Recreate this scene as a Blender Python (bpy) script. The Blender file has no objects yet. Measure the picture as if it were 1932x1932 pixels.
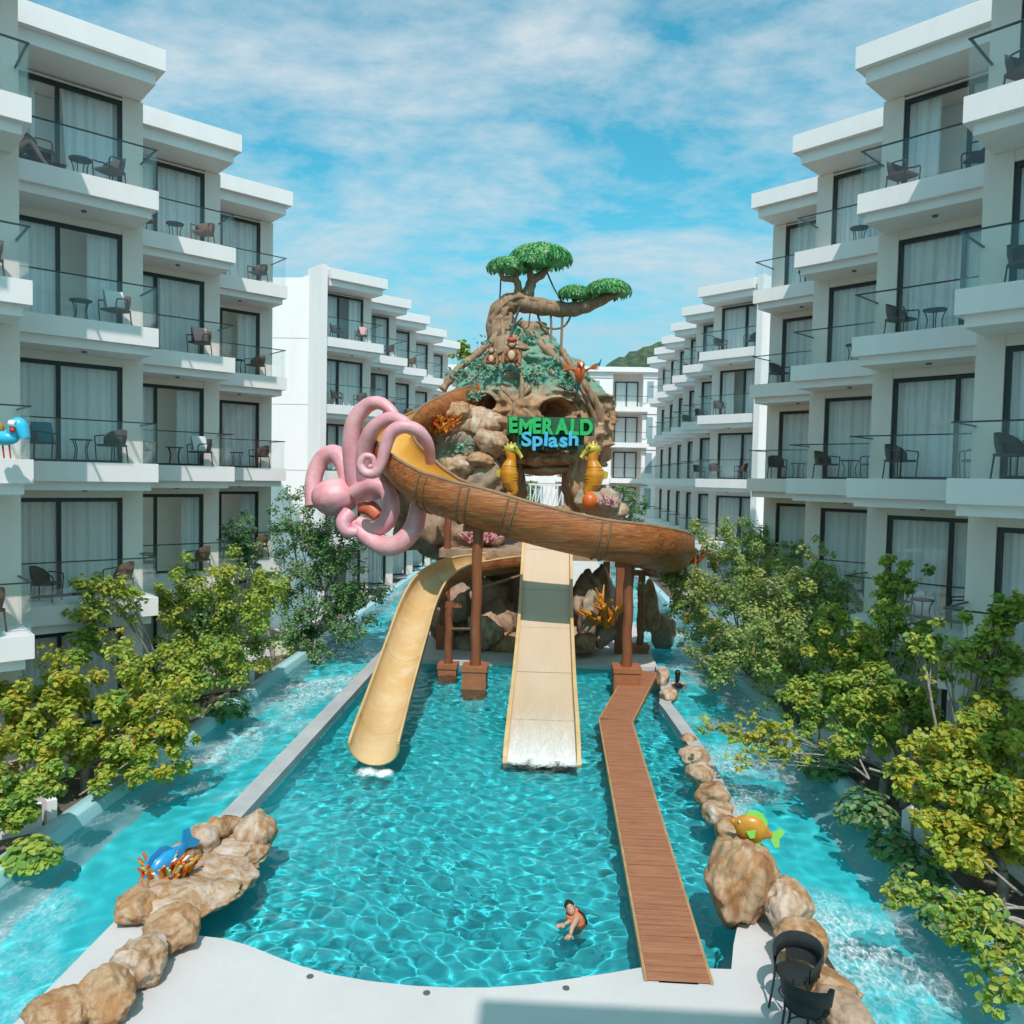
import bpy, bmesh, math, random
import numpy as np
from mathutils import Vector, Matrix, noise
R = math.radians
random.seed(7)
sc = bpy.context.scene
COL = sc.collection

# ------------------------------------------------------------------ camera
CAM = Vector((0.0, 0.0, 6.45))
YAW, PITCH, ROLL, FPX = R(2.65), R(2.5), R(1.2), 1490.0 / 1932.0
cam = bpy.data.cameras.new('camera')
cam_o = bpy.data.objects.new('camera', cam)
COL.objects.link(cam_o)
CM = Matrix.Rotation(YAW, 3, 'Z') @ Matrix.Rotation(math.pi / 2 - PITCH, 3, 'X') @ Matrix.Rotation(ROLL, 3, 'Z')
cam_o.matrix_world = Matrix.Translation(CAM) @ CM.to_4x4()
cam.sensor_width = 36.0
cam.lens = 36.0 * FPX
cam.clip_start = 0.1
cam.clip_end = 3000.0
sc.camera = cam_o

# ------------------------------------------------------------------ light
SUN_ELEV, SUN_DX = R(55), -0.10
SUN_STRENGTH, SKY_STRENGTH, EXPOSURE = 2.0, 0.15, 0.92
hd = Vector((SUN_DX, 1.0, 0)).normalized()
sun_dir = Vector((hd.x * math.cos(SUN_ELEV), hd.y * math.cos(SUN_ELEV), -math.sin(SUN_ELEV)))
sl = bpy.data.lights.new('sun', 'SUN')
sl.energy = SUN_STRENGTH
sl.angle = R(0.5)
sl.color = (1.0, 0.905, 0.89)
sl.cycles.is_caustics_light = True
so = bpy.data.objects.new('sun', sl)
COL.objects.link(so)
so.rotation_euler = sun_dir.to_track_quat('-Z', 'Y').to_euler()
so.location = (0, -20, 60)

world = bpy.data.worlds.new('World')
sc.world = world
world.use_nodes = True
wt = world.node_tree
for n in list(wt.nodes):
    wt.nodes.remove(n)
def wn(t, **k):
    n = wt.nodes.new(t)
    for a, b in k.items():
        setattr(n, a, b)
    return n
def wl(a, b):
    wt.links.new(a, b)
sky = wn('ShaderNodeTexSky', sky_type='NISHITA', sun_disc=False)
sky.sun_elevation = SUN_ELEV
sky.sun_rotation = math.atan2(-hd.x, -hd.y)
sky.air_density = 1.0
sky.dust_density = 1.5
sky.ozone_density = 2.0
tint = wn('ShaderNodeMix', data_type='RGBA', blend_type='MULTIPLY')
tint.inputs[0].default_value = 1.0
tint.inputs[7].default_value = (0.21, 0.76, 0.67, 1)
wl(sky.outputs[0], tint.inputs[6])
tc = wn('ShaderNodeTexCoord')
sep = wn('ShaderNodeSeparateXYZ')
wl(tc.outputs['Generated'], sep.inputs[0])
zz = wn('ShaderNodeMath', operation='ADD'); zz.inputs[1].default_value = 0.16
wl(sep.outputs[2], zz.inputs[0])
zm = wn('ShaderNodeMath', operation='MAXIMUM'); zm.inputs[1].default_value = 0.05
wl(zz.outputs[0], zm.inputs[0])
dx = wn('ShaderNodeMath', operation='DIVIDE'); wl(sep.outputs[0], dx.inputs[0]); wl(zm.outputs[0], dx.inputs[1])
dy = wn('ShaderNodeMath', operation='DIVIDE'); wl(sep.outputs[1], dy.inputs[0]); wl(zm.outputs[0], dy.inputs[1])
cmb = wn('ShaderNodeCombineXYZ'); wl(dx.outputs[0], cmb.inputs[0]); wl(dy.outputs[0], cmb.inputs[1])
mp = wn('ShaderNodeMapping'); mp.inputs['Scale'].default_value = (1.0, 1.35, 1.0); mp.inputs['Rotation'].default_value = (0, 0, R(-24)); mp.inputs['Location'].default_value = (3.1, 1.7, 0)
wl(cmb.outputs[0], mp.inputs[0])
n1 = wn('ShaderNodeTexNoise'); n1.inputs['Scale'].default_value = 1.5; n1.inputs['Detail'].default_value = 9; n1.inputs['Roughness'].default_value = 0.6; n1.inputs['Distortion'].default_value = 0.55
n2 = wn('ShaderNodeTexNoise'); n2.inputs['Scale'].default_value = 9.0; n2.inputs['Detail'].default_value = 6; n2.inputs['Roughness'].default_value = 0.62
wl(mp.outputs[0], n1.inputs[0]); wl(mp.outputs[0], n2.inputs[0])
mm = wn('ShaderNodeMath', operation='MULTIPLY_ADD'); mm.inputs[1].default_value = 0.48
wl(n2.outputs[0], mm.inputs[0]); wl(n1.outputs[0], mm.inputs[2])
cr = wn('ShaderNodeValToRGB')
cr.color_ramp.elements[0].position = 0.60; cr.color_ramp.elements[0].color = (0, 0, 0, 1)
cr.color_ramp.elements[1].position = 0.98; cr.color_ramp.elements[1].color = (1, 1, 1, 1)
wl(mm.outputs[0], cr.inputs[0])
cf = wn('ShaderNodeMath', operation='MULTIPLY'); cf.inputs[1].default_value = 0.88
wl(cr.outputs[0], cf.inputs[0])
mixc = wn('ShaderNodeMix', data_type='RGBA')
mixc.inputs[7].default_value = (2.4, 2.72, 2.9, 1)
wl(cf.outputs[0], mixc.inputs[0]); wl(tint.outputs[2], mixc.inputs[6])
hz = wn('ShaderNodeMapRange', interpolation_type='SMOOTHSTEP'); hz.inputs[1].default_value = 0.0; hz.inputs[2].default_value = 0.38; hz.inputs[3].default_value = 0.8; hz.inputs[4].default_value = 0.0
wl(sep.outputs[2], hz.inputs[0])
mixh = wn('ShaderNodeMix', data_type='RGBA'); mixh.inputs[7].default_value = (1.2, 1.85, 2.3, 1)
wl(hz.outputs[0], mixh.inputs[0]); wl(mixc.outputs[2], mixh.inputs[6])
bg = wn('ShaderNodeBackground'); bg.inputs[1].default_value = SKY_STRENGTH
wl(mixh.outputs[2], bg.inputs[0])
wo = wn('ShaderNodeOutputWorld'); wl(bg.outputs[0], wo.inputs[0])

vs = sc.view_settings
vs.view_transform = 'Standard'; vs.look = 'None'; vs.exposure = EXPOSURE; vs.gamma = 1.0; vs.use_curve_mapping = False
cy = sc.cycles
cy.use_denoising = True
cy.max_bounces = 10; cy.diffuse_bounces = 6; cy.glossy_bounces = 3; cy.transmission_bounces = 5; cy.transparent_max_bounces = 24
cy.caustics_reflective = False; cy.caustics_refractive = True
cy.sample_clamp_indirect = 6.0

def at(u, v, Y):
    """a point at depth Y seen in direction u, v of a 1932-wide picture"""
    d = CM @ Vector(((u - 966) / 1490.0, -(v - 966) / 1490.0, -1.0))
    return CAM + d * (Y / d.y)
def ground(u, v, z=0.0):
    d = CM @ Vector(((u - 966) / 1490.0, -(v - 966) / 1490.0, -1.0))
    return CAM + d * ((z - CAM.z) / d.z)

# ------------------------------------------------------------------ materials
MATS = {}
def nodes(name):
    m = bpy.data.materials.new(name); m.use_nodes = True
    t = m.node_tree
    for n in list(t.nodes): t.nodes.remove(n)
    def N(ty, inp=None, **k):
        n = t.nodes.new(ty)
        for a, b in k.items(): setattr(n, a, b)
        for a, b in (inp or {}).items():
            if hasattr(b, 'is_linked') or isinstance(b, bpy.types.NodeSocket): t.links.new(b, n.inputs[a])
            else: n.inputs[a].default_value = b
        return n
    MATS[name] = m
    return m, N
def c4(c): return (c[0], c[1], c[2], 1)
def mk(name, c1, c2=None, scale=2.0, rough=0.6, bump=0.0, bscale=25.0, metal=0.0, spec=0.5, stretch=(1, 1, 1), lo=0.35, hi=0.65, coat=0.0, c3=None, scale3=9.0, detail=5, dist=0.0, coord='world', rotz=0.0):
    m, N = nodes(name)
    if coord == 'world': P = N('ShaderNodeNewGeometry').outputs['Position']
    else: P = N('ShaderNodeTexCoord').outputs['Object']
    mpn = N('ShaderNodeMapping', {0: P, 'Scale': stretch, 'Rotation': (0, 0, rotz)})
    b = N('ShaderNodeBsdfPrincipled', {'Base Color': c4(c1), 'Roughness': rough, 'Metallic': metal, 'Specular IOR Level': spec, 'Coat Weight': coat})
    out = None
    if c2 is not None:
        nz = N('ShaderNodeTexNoise', {0: mpn.outputs[0], 'Scale': scale, 'Detail': detail, 'Roughness': 0.6, 'Distortion': dist})
        rp = N('ShaderNodeMapRange', {0: nz.outputs[0], 1: lo, 2: hi})
        mx = N('ShaderNodeMix', {0: rp.outputs[0], 6: c4(c1), 7: c4(c2)}, data_type='RGBA')
        out = mx.outputs[2]
        if c3 is not None:
            n3 = N('ShaderNodeTexNoise', {0: mpn.outputs[0], 'Scale': scale3, 'Detail': 6, 'Roughness': 0.65})
            r3 = N('ShaderNodeMapRange', {0: n3.outputs[0], 1: 0.5, 2: 0.68})
            m3 = N('ShaderNodeMix', {0: r3.outputs[0], 6: out, 7: c4(c3)}, data_type='RGBA')
            out = m3.outputs[2]
        m.node_tree.links.new(out, b.inputs['Base Color'])
    if bump:
        nb = N('ShaderNodeTexNoise', {0: mpn.outputs[0], 'Scale': bscale, 'Detail': 6, 'Roughness': 0.6})
        bp = N('ShaderNodeBump', {'Strength': bump, 'Distance': 0.05, 'Height': nb.outputs[0]})
        m.node_tree.links.new(bp.outputs[0], b.inputs['Normal'])
    N('ShaderNodeOutputMaterial', {0: b.outputs[0]})
    return m
mk('stucco', (0.87, 0.81, 0.79), (0.80, 0.75, 0.73), 1.3, 0.8, 0.12, 40, stretch=(1, 1, .16), lo=.3, hi=.75)
mk('wall_grey', (0.83, 0.755, 0.675), (0.77, 0.70, 0.63), 0.6, 0.85, 0.1, 40)
mk('terrace', (0.74, 0.71, 0.68), (0.66, 0.63, 0.60), 1.0, 0.85)
mk('soffit', (0.72, 0.69, 0.65), (0.67, 0.645, 0.61), 0.9, 0.85)
mk('room', (0.11, 0.105, 0.10), (0.08, 0.08, 0.08), 1.5, 0.9)
mk('frame', (0.018, 0.026, 0.028), None, rough=0.4)
mk('rail', (0.05, 0.065, 0.07), None, rough=0.35, metal=0.6)
mk('rattan', (0.085, 0.062, 0.05), (0.05, 0.04, 0.035), 40, 0.65, 0.5, 90, coord='obj')
mk('rattan_warm', (0.16, 0.085, 0.05), (0.10, 0.06, 0.04), 40, 0.65, 0.5, 90, coord='obj')
mk('black_metal', (0.02, 0.025, 0.027), None, rough=0.45)
mk('black_weave', (0.022, 0.03, 0.032), (0.012, 0.016, 0.018), 60, 0.6, 0.6, 120, coord='obj')
mk('deck', (0.60, 0.575, 0.555), (0.53, 0.51, 0.495), 0.55, 0.85, 0.15, 60, c3=(0.56, 0.54, 0.525), scale3=6)
mk('coping', (0.47, 0.46, 0.455), (0.38, 0.38, 0.38), 1.3, 0.8, 0.2, 40)
mk('concrete', (0.45, 0.44, 0.43), (0.36, 0.36, 0.36), 0.8, 0.9, 0.2, 30)
mk('soil', (0.10, 0.08, 0.06), (0.16, 0.13, 0.10), 5, 0.95, 0.8, 18)
mk('land', (0.10, 0.11, 0.06), (0.16, 0.14, 0.10), 0.05, 0.95)
mk('hill_green', (0.025, 0.05, 0.028), (0.075, 0.105, 0.05), 0.55, 0.95, 1.0, 0.8, lo=.4, hi=.6)
mk('rock', (0.37, 0.185, 0.075), (0.48, 0.32, 0.20), 1.9, 0.6, 0.8, 8, c3=(0.25, 0.10, 0.035), scale3=2.4, dist=1.8, stretch=(1.3, 1.3, 0.55), spec=0.35, lo=.4, hi=.6)
mk('rock_pale', (0.50, 0.36, 0.25), (0.36, 0.19, 0.085), 1.8, 0.6, 0.8, 8, c3=(0.58, 0.47, 0.40), scale3=2.6, dist=1.8, spec=0.35, stretch=(1.3, 1.3, 0.55), lo=.42, hi=.6)
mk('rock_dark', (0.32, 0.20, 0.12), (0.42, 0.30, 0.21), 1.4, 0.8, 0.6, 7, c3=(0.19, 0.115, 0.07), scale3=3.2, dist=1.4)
mk('rock_grey', (0.44, 0.33, 0.25), (0.34, 0.22, 0.14), 1.1, 0.75, 0.6, 6, c3=(0.19, 0.22, 0.15), scale3=1.9, dist=1.2)
mk('plank', (0.40, 0.165, 0.085), (0.31, 0.115, 0.055), 3.0, 0.6, 0.35, 22, stretch=(0.7, 6, 1), c3=(0.42, 0.185, 0.095), scale3=1.2)
mk('plank_edge', (0.48, 0.30, 0.13), (0.36, 0.2, 0.09), 3, 0.6)
mk('slide_wood', (0.46, 0.15, 0.042), (0.26, 0.072, 0.02), 1.3, 0.42, 0.5, 6, stretch=(0.55, 2.5, 7), c3=(0.50, 0.22, 0.08), scale3=2.6, dist=0.9, lo=.4, hi=.6)
mk('slide_yellow', (0.70, 0.40, 0.085), (0.64, 0.33, 0.05), 0.9, 0.3, coat=0.3)
mk('slide_cream', (0.66, 0.46, 0.24), (0.60, 0.38, 0.16), 0.7, 0.32, coat=0.25, c3=(0.68, 0.51, 0.32), scale3=1.6)
mk('slide_sand', (0.62, 0.475, 0.335), (0.58, 0.435, 0.29), 0.8, 0.4, coat=0.15, stretch=(2, .4, .4))
mk('rim', (0.66, 0.46, 0.22), (0.6, 0.38, 0.16), 2, 0.4)
mk('rim_dark', (0.22, 0.12, 0.06), (0.30, 0.18, 0.09), 3, 0.6)
mk('pillar', (0.27, 0.085, 0.032), (0.19, 0.06, 0.025), 2, 0.55, 0.3, 8, stretch=(4, 4, 0.5), c3=(0.33, 0.13, 0.05), scale3=2)
mk('plinth', (0.40, 0.14, 0.06), (0.30, 0.10, 0.045), 3, 0.6, 0.3, 12)
mk('rope', (0.26, 0.17, 0.10), (0.17, 0.11, 0.06), 14, 0.9)
mk('vine', (0.06, 0.085, 0.05), (0.035, 0.05, 0.035), 9, 0.8)
mk('bark_theme', (0.33, 0.20, 0.115), (0.22, 0.115, 0.06), 2.2, 0.65, 0.6, 7, stretch=(2.5, 2.5, 0.8), c3=(0.42, 0.29, 0.18), scale3=3)
mk('pink', (0.70, 0.28, 0.315), (0.78, 0.44, 0.45), 1.6, 0.42, .25, 14, coat=0.15, c3=(0.66, 0.30, 0.38), scale3=1.3)
mk('pink_red', (0.55, 0.10, 0.055), (0.62, 0.2, 0.1), 2, 0.4)
mk('gold', (0.58, 0.205, 0.012), (0.62, 0.28, 0.02), 2.5, 0.35, coat=0.3)
mk('gold_green', (0.42, 0.36, 0.04), (0.52, 0.42, 0.05), 3, 0.35, coat=0.3)
mk('orange_red', (0.62, 0.09, 0.02), (0.66, 0.16, 0.02), 3, 0.4, coat=0.2)
mk('lime', (0.16, 0.62, 0.09), (0.30, 0.66, 0.12), 4, 0.4)
mk('fish_yellow', (0.55, 0.25, 0.015), (0.46, 0.18, 0.012), 9, 0.35, coat=0.3)
mk('fish_blue', (0.015, 0.22, 0.52), (0.02, 0.32, 0.58), 3, 0.3, coat=0.3)
mk('white_paint', (0.8, 0.8, 0.8), None, rough=0.4)
mk('black_paint', (0.02, 0.02, 0.02), None, rough=0.4)
mk('coral_red', (0.50, 0.045, 0.012), (0.60, 0.12, 0.015), 4, 0.5)
mk('coral_orange', (0.62, 0.19, 0.01), (0.62, 0.30, 0.02), 4, 0.5)
mk('coral_green', (0.28, 0.42, 0.16), (0.4, 0.5, 0.25), 4, 0.5)
mk('coral_pink', (0.66, 0.25, 0.33), (0.7, 0.38, 0.42), 4, 0.5)
mk('sign_green', (0.02, 0.42, 0.09), (0.03, 0.5, 0.14), 5, 0.35, coat=0.3)
mk('sign_blue', (0.06, 0.42, 0.68), (0.10, 0.5, 0.74), 5, 0.35, coat=0.3)
mk('sign_board', (0.015, 0.07, 0.04), (0.03, 0.12, 0.06), 5, 0.7, 0.4, 15)
mk('teal_paint', (0.02, 0.22, 0.25), None, rough=0.4)
mk('red_paint', (0.55, 0.04, 0.035), None, rough=0.45)
mk('monkey_fur', (0.30, 0.13, 0.05), (0.24, 0.10, 0.04), 8, 0.8)
mk('monkey_face', (0.62, 0.42, 0.28), None, rough=0.6)
mk('skin', (0.52, 0.30, 0.21), (0.48, 0.26, 0.18), 6, 0.5)
mk('hair', (0.012, 0.010, 0.009), None, rough=0.45)
mk('vest', (0.72, 0.17, 0.08), (0.74, 0.26, 0.10), 8, 0.6)
mk('vest_strap', (0.02, 0.02, 0.03), None, rough=0.6)
mk('bikini', (0.5, 0.18, 0.22), None, rough=0.7)
mk('towel_white', (0.75, 0.73, 0.70), (0.68, 0.66, 0.64), 12, 0.95, 0.4, 60)
mk('towel_teal', (0.03, 0.16, 0.20), (0.04, 0.2, 0.25), 12, 0.95, 0.4, 60)
mk('towel_pink', (0.62, 0.30, 0.30), (0.66, 0.4, 0.38), 12, 0.95, 0.4, 60)
mk('float_cyan', (0.04, 0.52, 0.78), None, rough=0.3, coat=0.4)
mk('bark', (0.42, 0.37, 0.32), (0.27, 0.22, 0.18), 9, 0.85, 0.5, 30)
mk('moss', (0.07, 0.28, 0.17), (0.20, 0.42, 0.32), 6, 0.85, 0.6, 18)
mk('pad_core', (0.05, 0.30, 0.09), (0.10, 0.40, 0.13), 5, 0.8, .4, 20)
mk('drain', (0.16, 0.17, 0.18), None, rough=0.5, metal=0.5)

def mountain_mat():
    m, N = nodes('mountain')
    P = N('ShaderNodeNewGeometry').outputs['Position']
    mpn = N('ShaderNodeMapping', {0: P, 'Scale': (1, 1, 0.6)})
    na = N('ShaderNodeTexNoise', {0: mpn.outputs[0], 'Scale': 1.3, 'Detail': 7, 'Distortion': 1.1})
    r = N('ShaderNodeValToRGB', {0: na.outputs[0]})
    e = r.color_ramp.elements
    e[0].position = 0.30; e[0].color = (0.16, 0.085, 0.045, 1)
    e[1].position = 0.70; e[1].color = (0.50, 0.33, 0.20, 1)
    k = e.new(0.48); k.color = (0.40, 0.205, 0.095, 1); k = e.new(0.60); k.color = (0.46, 0.27, 0.17, 1)
    sp = N('ShaderNodeSeparateXYZ', {0: P})
    hz = N('ShaderNodeMapRange', {0: sp.outputs[2], 1: 9.5, 2: 10.3})
    nb = N('ShaderNodeTexNoise', {0: P, 'Scale': 2.1, 'Detail': 6, 'Distortion': 0.6})
    nr = N('ShaderNodeMapRange', {0: nb.outputs[0], 1: 0.36, 2: 0.48})
    mul = N('ShaderNodeMath', {0: hz.outputs[0], 1: nr.outputs[0]}, operation='MULTIPLY')
    nc = N('ShaderNodeTexNoise', {0: P, 'Scale': 7.0, 'Detail': 4})
    mossc = N('ShaderNodeMix', {0: nc.outputs[0], 6: (0.03, 0.17, 0.10, 1), 7: (0.24, 0.42, 0.33, 1)}, data_type='RGBA')
    top = N('ShaderNodeMapRange', {0: sp.outputs[2], 1: 12.4, 2: 13.0, 3: 1.0, 4: 0.0})
    mul2 = N('ShaderNodeMath', {0: mul.outputs[0], 1: top.outputs[0]}, operation='MULTIPLY')
    mx = N('ShaderNodeMix', {0: mul2.outputs[0], 6: r.outputs[0], 7: mossc.outputs[2]}, data_type='RGBA')
    nn = N('ShaderNodeTexNoise', {0: mpn.outputs[0], 'Scale': 6.0, 'Detail': 8, 'Roughness': 0.65})
    bp = N('ShaderNodeBump', {'Strength': 0.6, 'Distance': 0.1, 'Height': nn.outputs[0]})
    b = N('ShaderNodeBsdfPrincipled', {'Base Color': mx.outputs[2], 'Roughness': 0.7, 'Normal': bp.outputs[0]})
    N('ShaderNodeOutputMaterial', {0: b.outputs[0]})
mountain_mat()
def leaf_mat(name):
    m, N = nodes(name)
    a = N('ShaderNodeAttribute', attribute_name='leafcol')
    b = N('ShaderNodeBsdfPrincipled', {'Base Color': a.outputs['Color'], 'Roughness': 0.5, 'Specular IOR Level': 0.4})
    tr = N('ShaderNodeBsdfTranslucent', {'Color': a.outputs['Color']})
    mx = N('ShaderNodeMixShader', {0: 0.5, 1: b.outputs[0], 2: tr.outputs[0]})
    N('ShaderNodeOutputMaterial', {0: mx.outputs[0]})
leaf_mat('leaf')
def glass_mat(name, tintc, spec_mul=1.0, rough=0.0):
    m, N = nodes(name)
    tr = N('ShaderNodeBsdfTransparent', {'Color': c4(tintc)})
    gl = N('ShaderNodeBsdfGlossy', {'Roughness': rough, 'Color': (0.9, 1, 1, 1)})
    lw = N('ShaderNodeLayerWeight', {'Blend': 0.5})
    p5 = N('ShaderNodeMath', {0: lw.outputs['Facing'], 1: 5.0}, operation='POWER')
    k = N('ShaderNodeMath', {0: p5.outputs[0], 1: 0.9 * spec_mul, 2: 0.045 * spec_mul}, operation='MULTIPLY_ADD', use_clamp=True)
    mx = N('ShaderNodeMixShader', {0: k.outputs[0], 1: tr.outputs[0], 2: gl.outputs[0]})
    N('ShaderNodeOutputMaterial', {0: mx.outputs[0]})
glass_mat('rail_glass', (0.98, 0.993, 0.993), 0.6)
glass_mat('door_glass', (0.96, 0.985, 0.985), 1.0)
def curtain_mat():
    m, N = nodes('curtain')
    P = N('ShaderNodeTexCoord').outputs['Object']
    mpn = N('ShaderNodeMapping', {0: P, 'Scale': (6, 1, 0.15)})
    nz = N('ShaderNodeTexNoise', {0: mpn.outputs[0], 'Scale': 1.6, 'Detail': 3})
    mx = N('ShaderNodeMix', {0: nz.outputs[0], 6: (0.72, 0.73, 0.72, 1), 7: (0.94, 0.94, 0.93, 1)}, data_type='RGBA')
    d = N('ShaderNodeBsdfDiffuse', {'Color': mx.outputs[2]})
    t = N('ShaderNodeBsdfTranslucent', {'Color': mx.outputs[2]})
    ms = N('ShaderNodeMixShader', {0: 0.08, 1: d.outputs[0], 2: t.outputs[0]})
    N('ShaderNodeOutputMaterial', {0: ms.outputs[0]})
curtain_mat()
def water_mat(name, tintc, foam=False, spots=(), fscale=1.0, flo=0.5, fhi=0.62, stretch=(1, 1, 1)):
    m, N = nodes(name)
    rf = N('ShaderNodeBsdfRefraction', {'IOR': 1.33, 'Roughness': 0.0, 'Color': c4(tintc)})
    gl = N('ShaderNodeBsdfGlossy', {'Roughness': 0.02})
    fr = N('ShaderNodeFresnel', {'IOR': 1.33})
    mx = N('ShaderNodeMixShader', {0: fr.outputs[0], 1: rf.outputs[0], 2: gl.outputs[0]})
    out = mx.outputs[0]
    if foam:
        P = N('ShaderNodeNewGeometry').outputs['Position']
        mpn = N('ShaderNodeMapping', {0: P, 'Scale': stretch})
        big = N('ShaderNodeTexNoise', {0: mpn.outputs[0], 'Scale': 0.42 * fscale, 'Detail': 3, 'Distortion': 0.8})
        bigr = N('ShaderNodeMapRange', {0: big.outputs[0], 1: flo, 2: fhi})
        fine = N('ShaderNodeTexNoise', {0: mpn.outputs[0], 'Scale': 8.0 * fscale, 'Detail': 6, 'Roughness': 0.7, 'Distortion': 1.4})
        finer = N('ShaderNodeMapRange', {0: fine.outputs[0], 1: 0.36, 2: 0.62})
        vo = N('ShaderNodeTexVoronoi', {0: mpn.outputs[0], 'Scale': 10.0 * fscale}, feature='DISTANCE_TO_EDGE')
        vor = N('ShaderNodeMapRange', {0: vo.outputs[0], 1: 0.0, 2: 0.16, 3: 1.0, 4: 0.45})
        m1 = N('ShaderNodeMath', {0: finer.outputs[0], 1: vor.outputs[0]}, operation='MULTIPLY')
        m2 = N('ShaderNodeMath', {0: m1.outputs[0], 1: bigr.outputs[0]}, operation='MULTIPLY')
        m3 = N('ShaderNodeMath', {0: m2.outputs[0], 1: 0.85}, operation='MULTIPLY', use_clamp=True)
        df = N('ShaderNodeBsdfDiffuse', {'Color': (0.88, 0.93, 0.94, 1)})
        mf = N('ShaderNodeMixShader', {0: m3.outputs[0], 1: out, 2: df.outputs[0]})
        out = mf.outputs[0]
    if spots:
        P = N('ShaderNodeNewGeometry').outputs['Position']; acc = None
        for (sx, sy, rr) in spots:
            d = N('ShaderNodeVectorMath', {0: P, 1: (sx, sy, -.12)}, operation='DISTANCE')
            q = N('ShaderNodeMapRange', {0: d.outputs['Value'], 1: 0.0, 2: rr, 3: 1.0, 4: 0.0}).outputs[0]
            acc = q if acc is None else N('ShaderNodeMath', {0: acc, 1: q}, operation='MAXIMUM').outputs[0]
        nz = N('ShaderNodeTexNoise', {0: P, 'Scale': 5.0, 'Detail': 6, 'Roughness': 0.7, 'Distortion': 1.0})
        ad = N('ShaderNodeMath', {0: nz.outputs[0], 1: acc}, operation='ADD')
        mr = N('ShaderNodeMapRange', {0: ad.outputs[0], 1: 0.98, 2: 1.25})
        gate = N('ShaderNodeMath', {0: mr.outputs[0], 1: 0.85}, operation='MULTIPLY')
        df = N('ShaderNodeBsdfDiffuse', {'Color': (0.86, 0.92, 0.92, 1)})
        out = N('ShaderNodeMixShader', {0: gate.outputs[0], 1: out, 2: df.outputs[0]}).outputs[0]
    N('ShaderNodeOutputMaterial', {0: out})
def film_mat():
    m, N = nodes('water_film')
    P = N('ShaderNodeNewGeometry').outputs['Position']
    mpn = N('ShaderNodeMapping', {0: P, 'Scale': (3.5, .7, .7)})
    nz = N('ShaderNodeTexNoise', {0: mpn.outputs[0], 'Scale': 3.0, 'Detail': 6, 'Roughness': 0.7, 'Distortion': .8})
    sp = N('ShaderNodeSeparateXYZ', {0: P})
    dn = N('ShaderNodeMapRange', {0: sp.outputs[1], 1: 18.0, 2: 20.6, 3: 0.35, 4: -0.1})
    ad = N('ShaderNodeMath', {0: nz.outputs[0], 1: dn.outputs[0]}, operation='ADD')
    mr = N('ShaderNodeMapRange', {0: ad.outputs[0], 1: 0.42, 2: 0.95, 4: 0.8})
    tr = N('ShaderNodeBsdfTransparent'); df = N('ShaderNodeBsdfPrincipled', {'Base Color': (0.85, 0.89, 0.89, 1), 'Roughness': 0.15})
    ms = N('ShaderNodeMixShader', {0: mr.outputs[0], 1: tr.outputs[0], 2: df.outputs[0]})
    N('ShaderNodeOutputMaterial', {0: ms.outputs[0]})
film_mat()
water_mat('pool_water', (0.92, 0.99, 0.995), spots=((-.6, 18.15, .7), (.0, 18.1, .75), (.6, 18.15, .7), (-3.85, 17.05, .55), (-3.5, 17.0, .5)))
water_mat('river_water', (0.90, 0.99, 1.0), True, (), 1.0, 0.45, 0.64, (1.0, 0.62, 1))
mk('pool_tile', (0.035, 0.58, 0.635), (0.05, 0.64, 0.69), 1.2, 0.5)
mk('river_tile', (0.05, 0.76, 0.84), (0.08, 0.82, 0.88), 0.8, 0.5)
mk('river_ledge', (0.42, 0.66, 0.69), (0.36, 0.60, 0.64), 0.8, 0.6)

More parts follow.
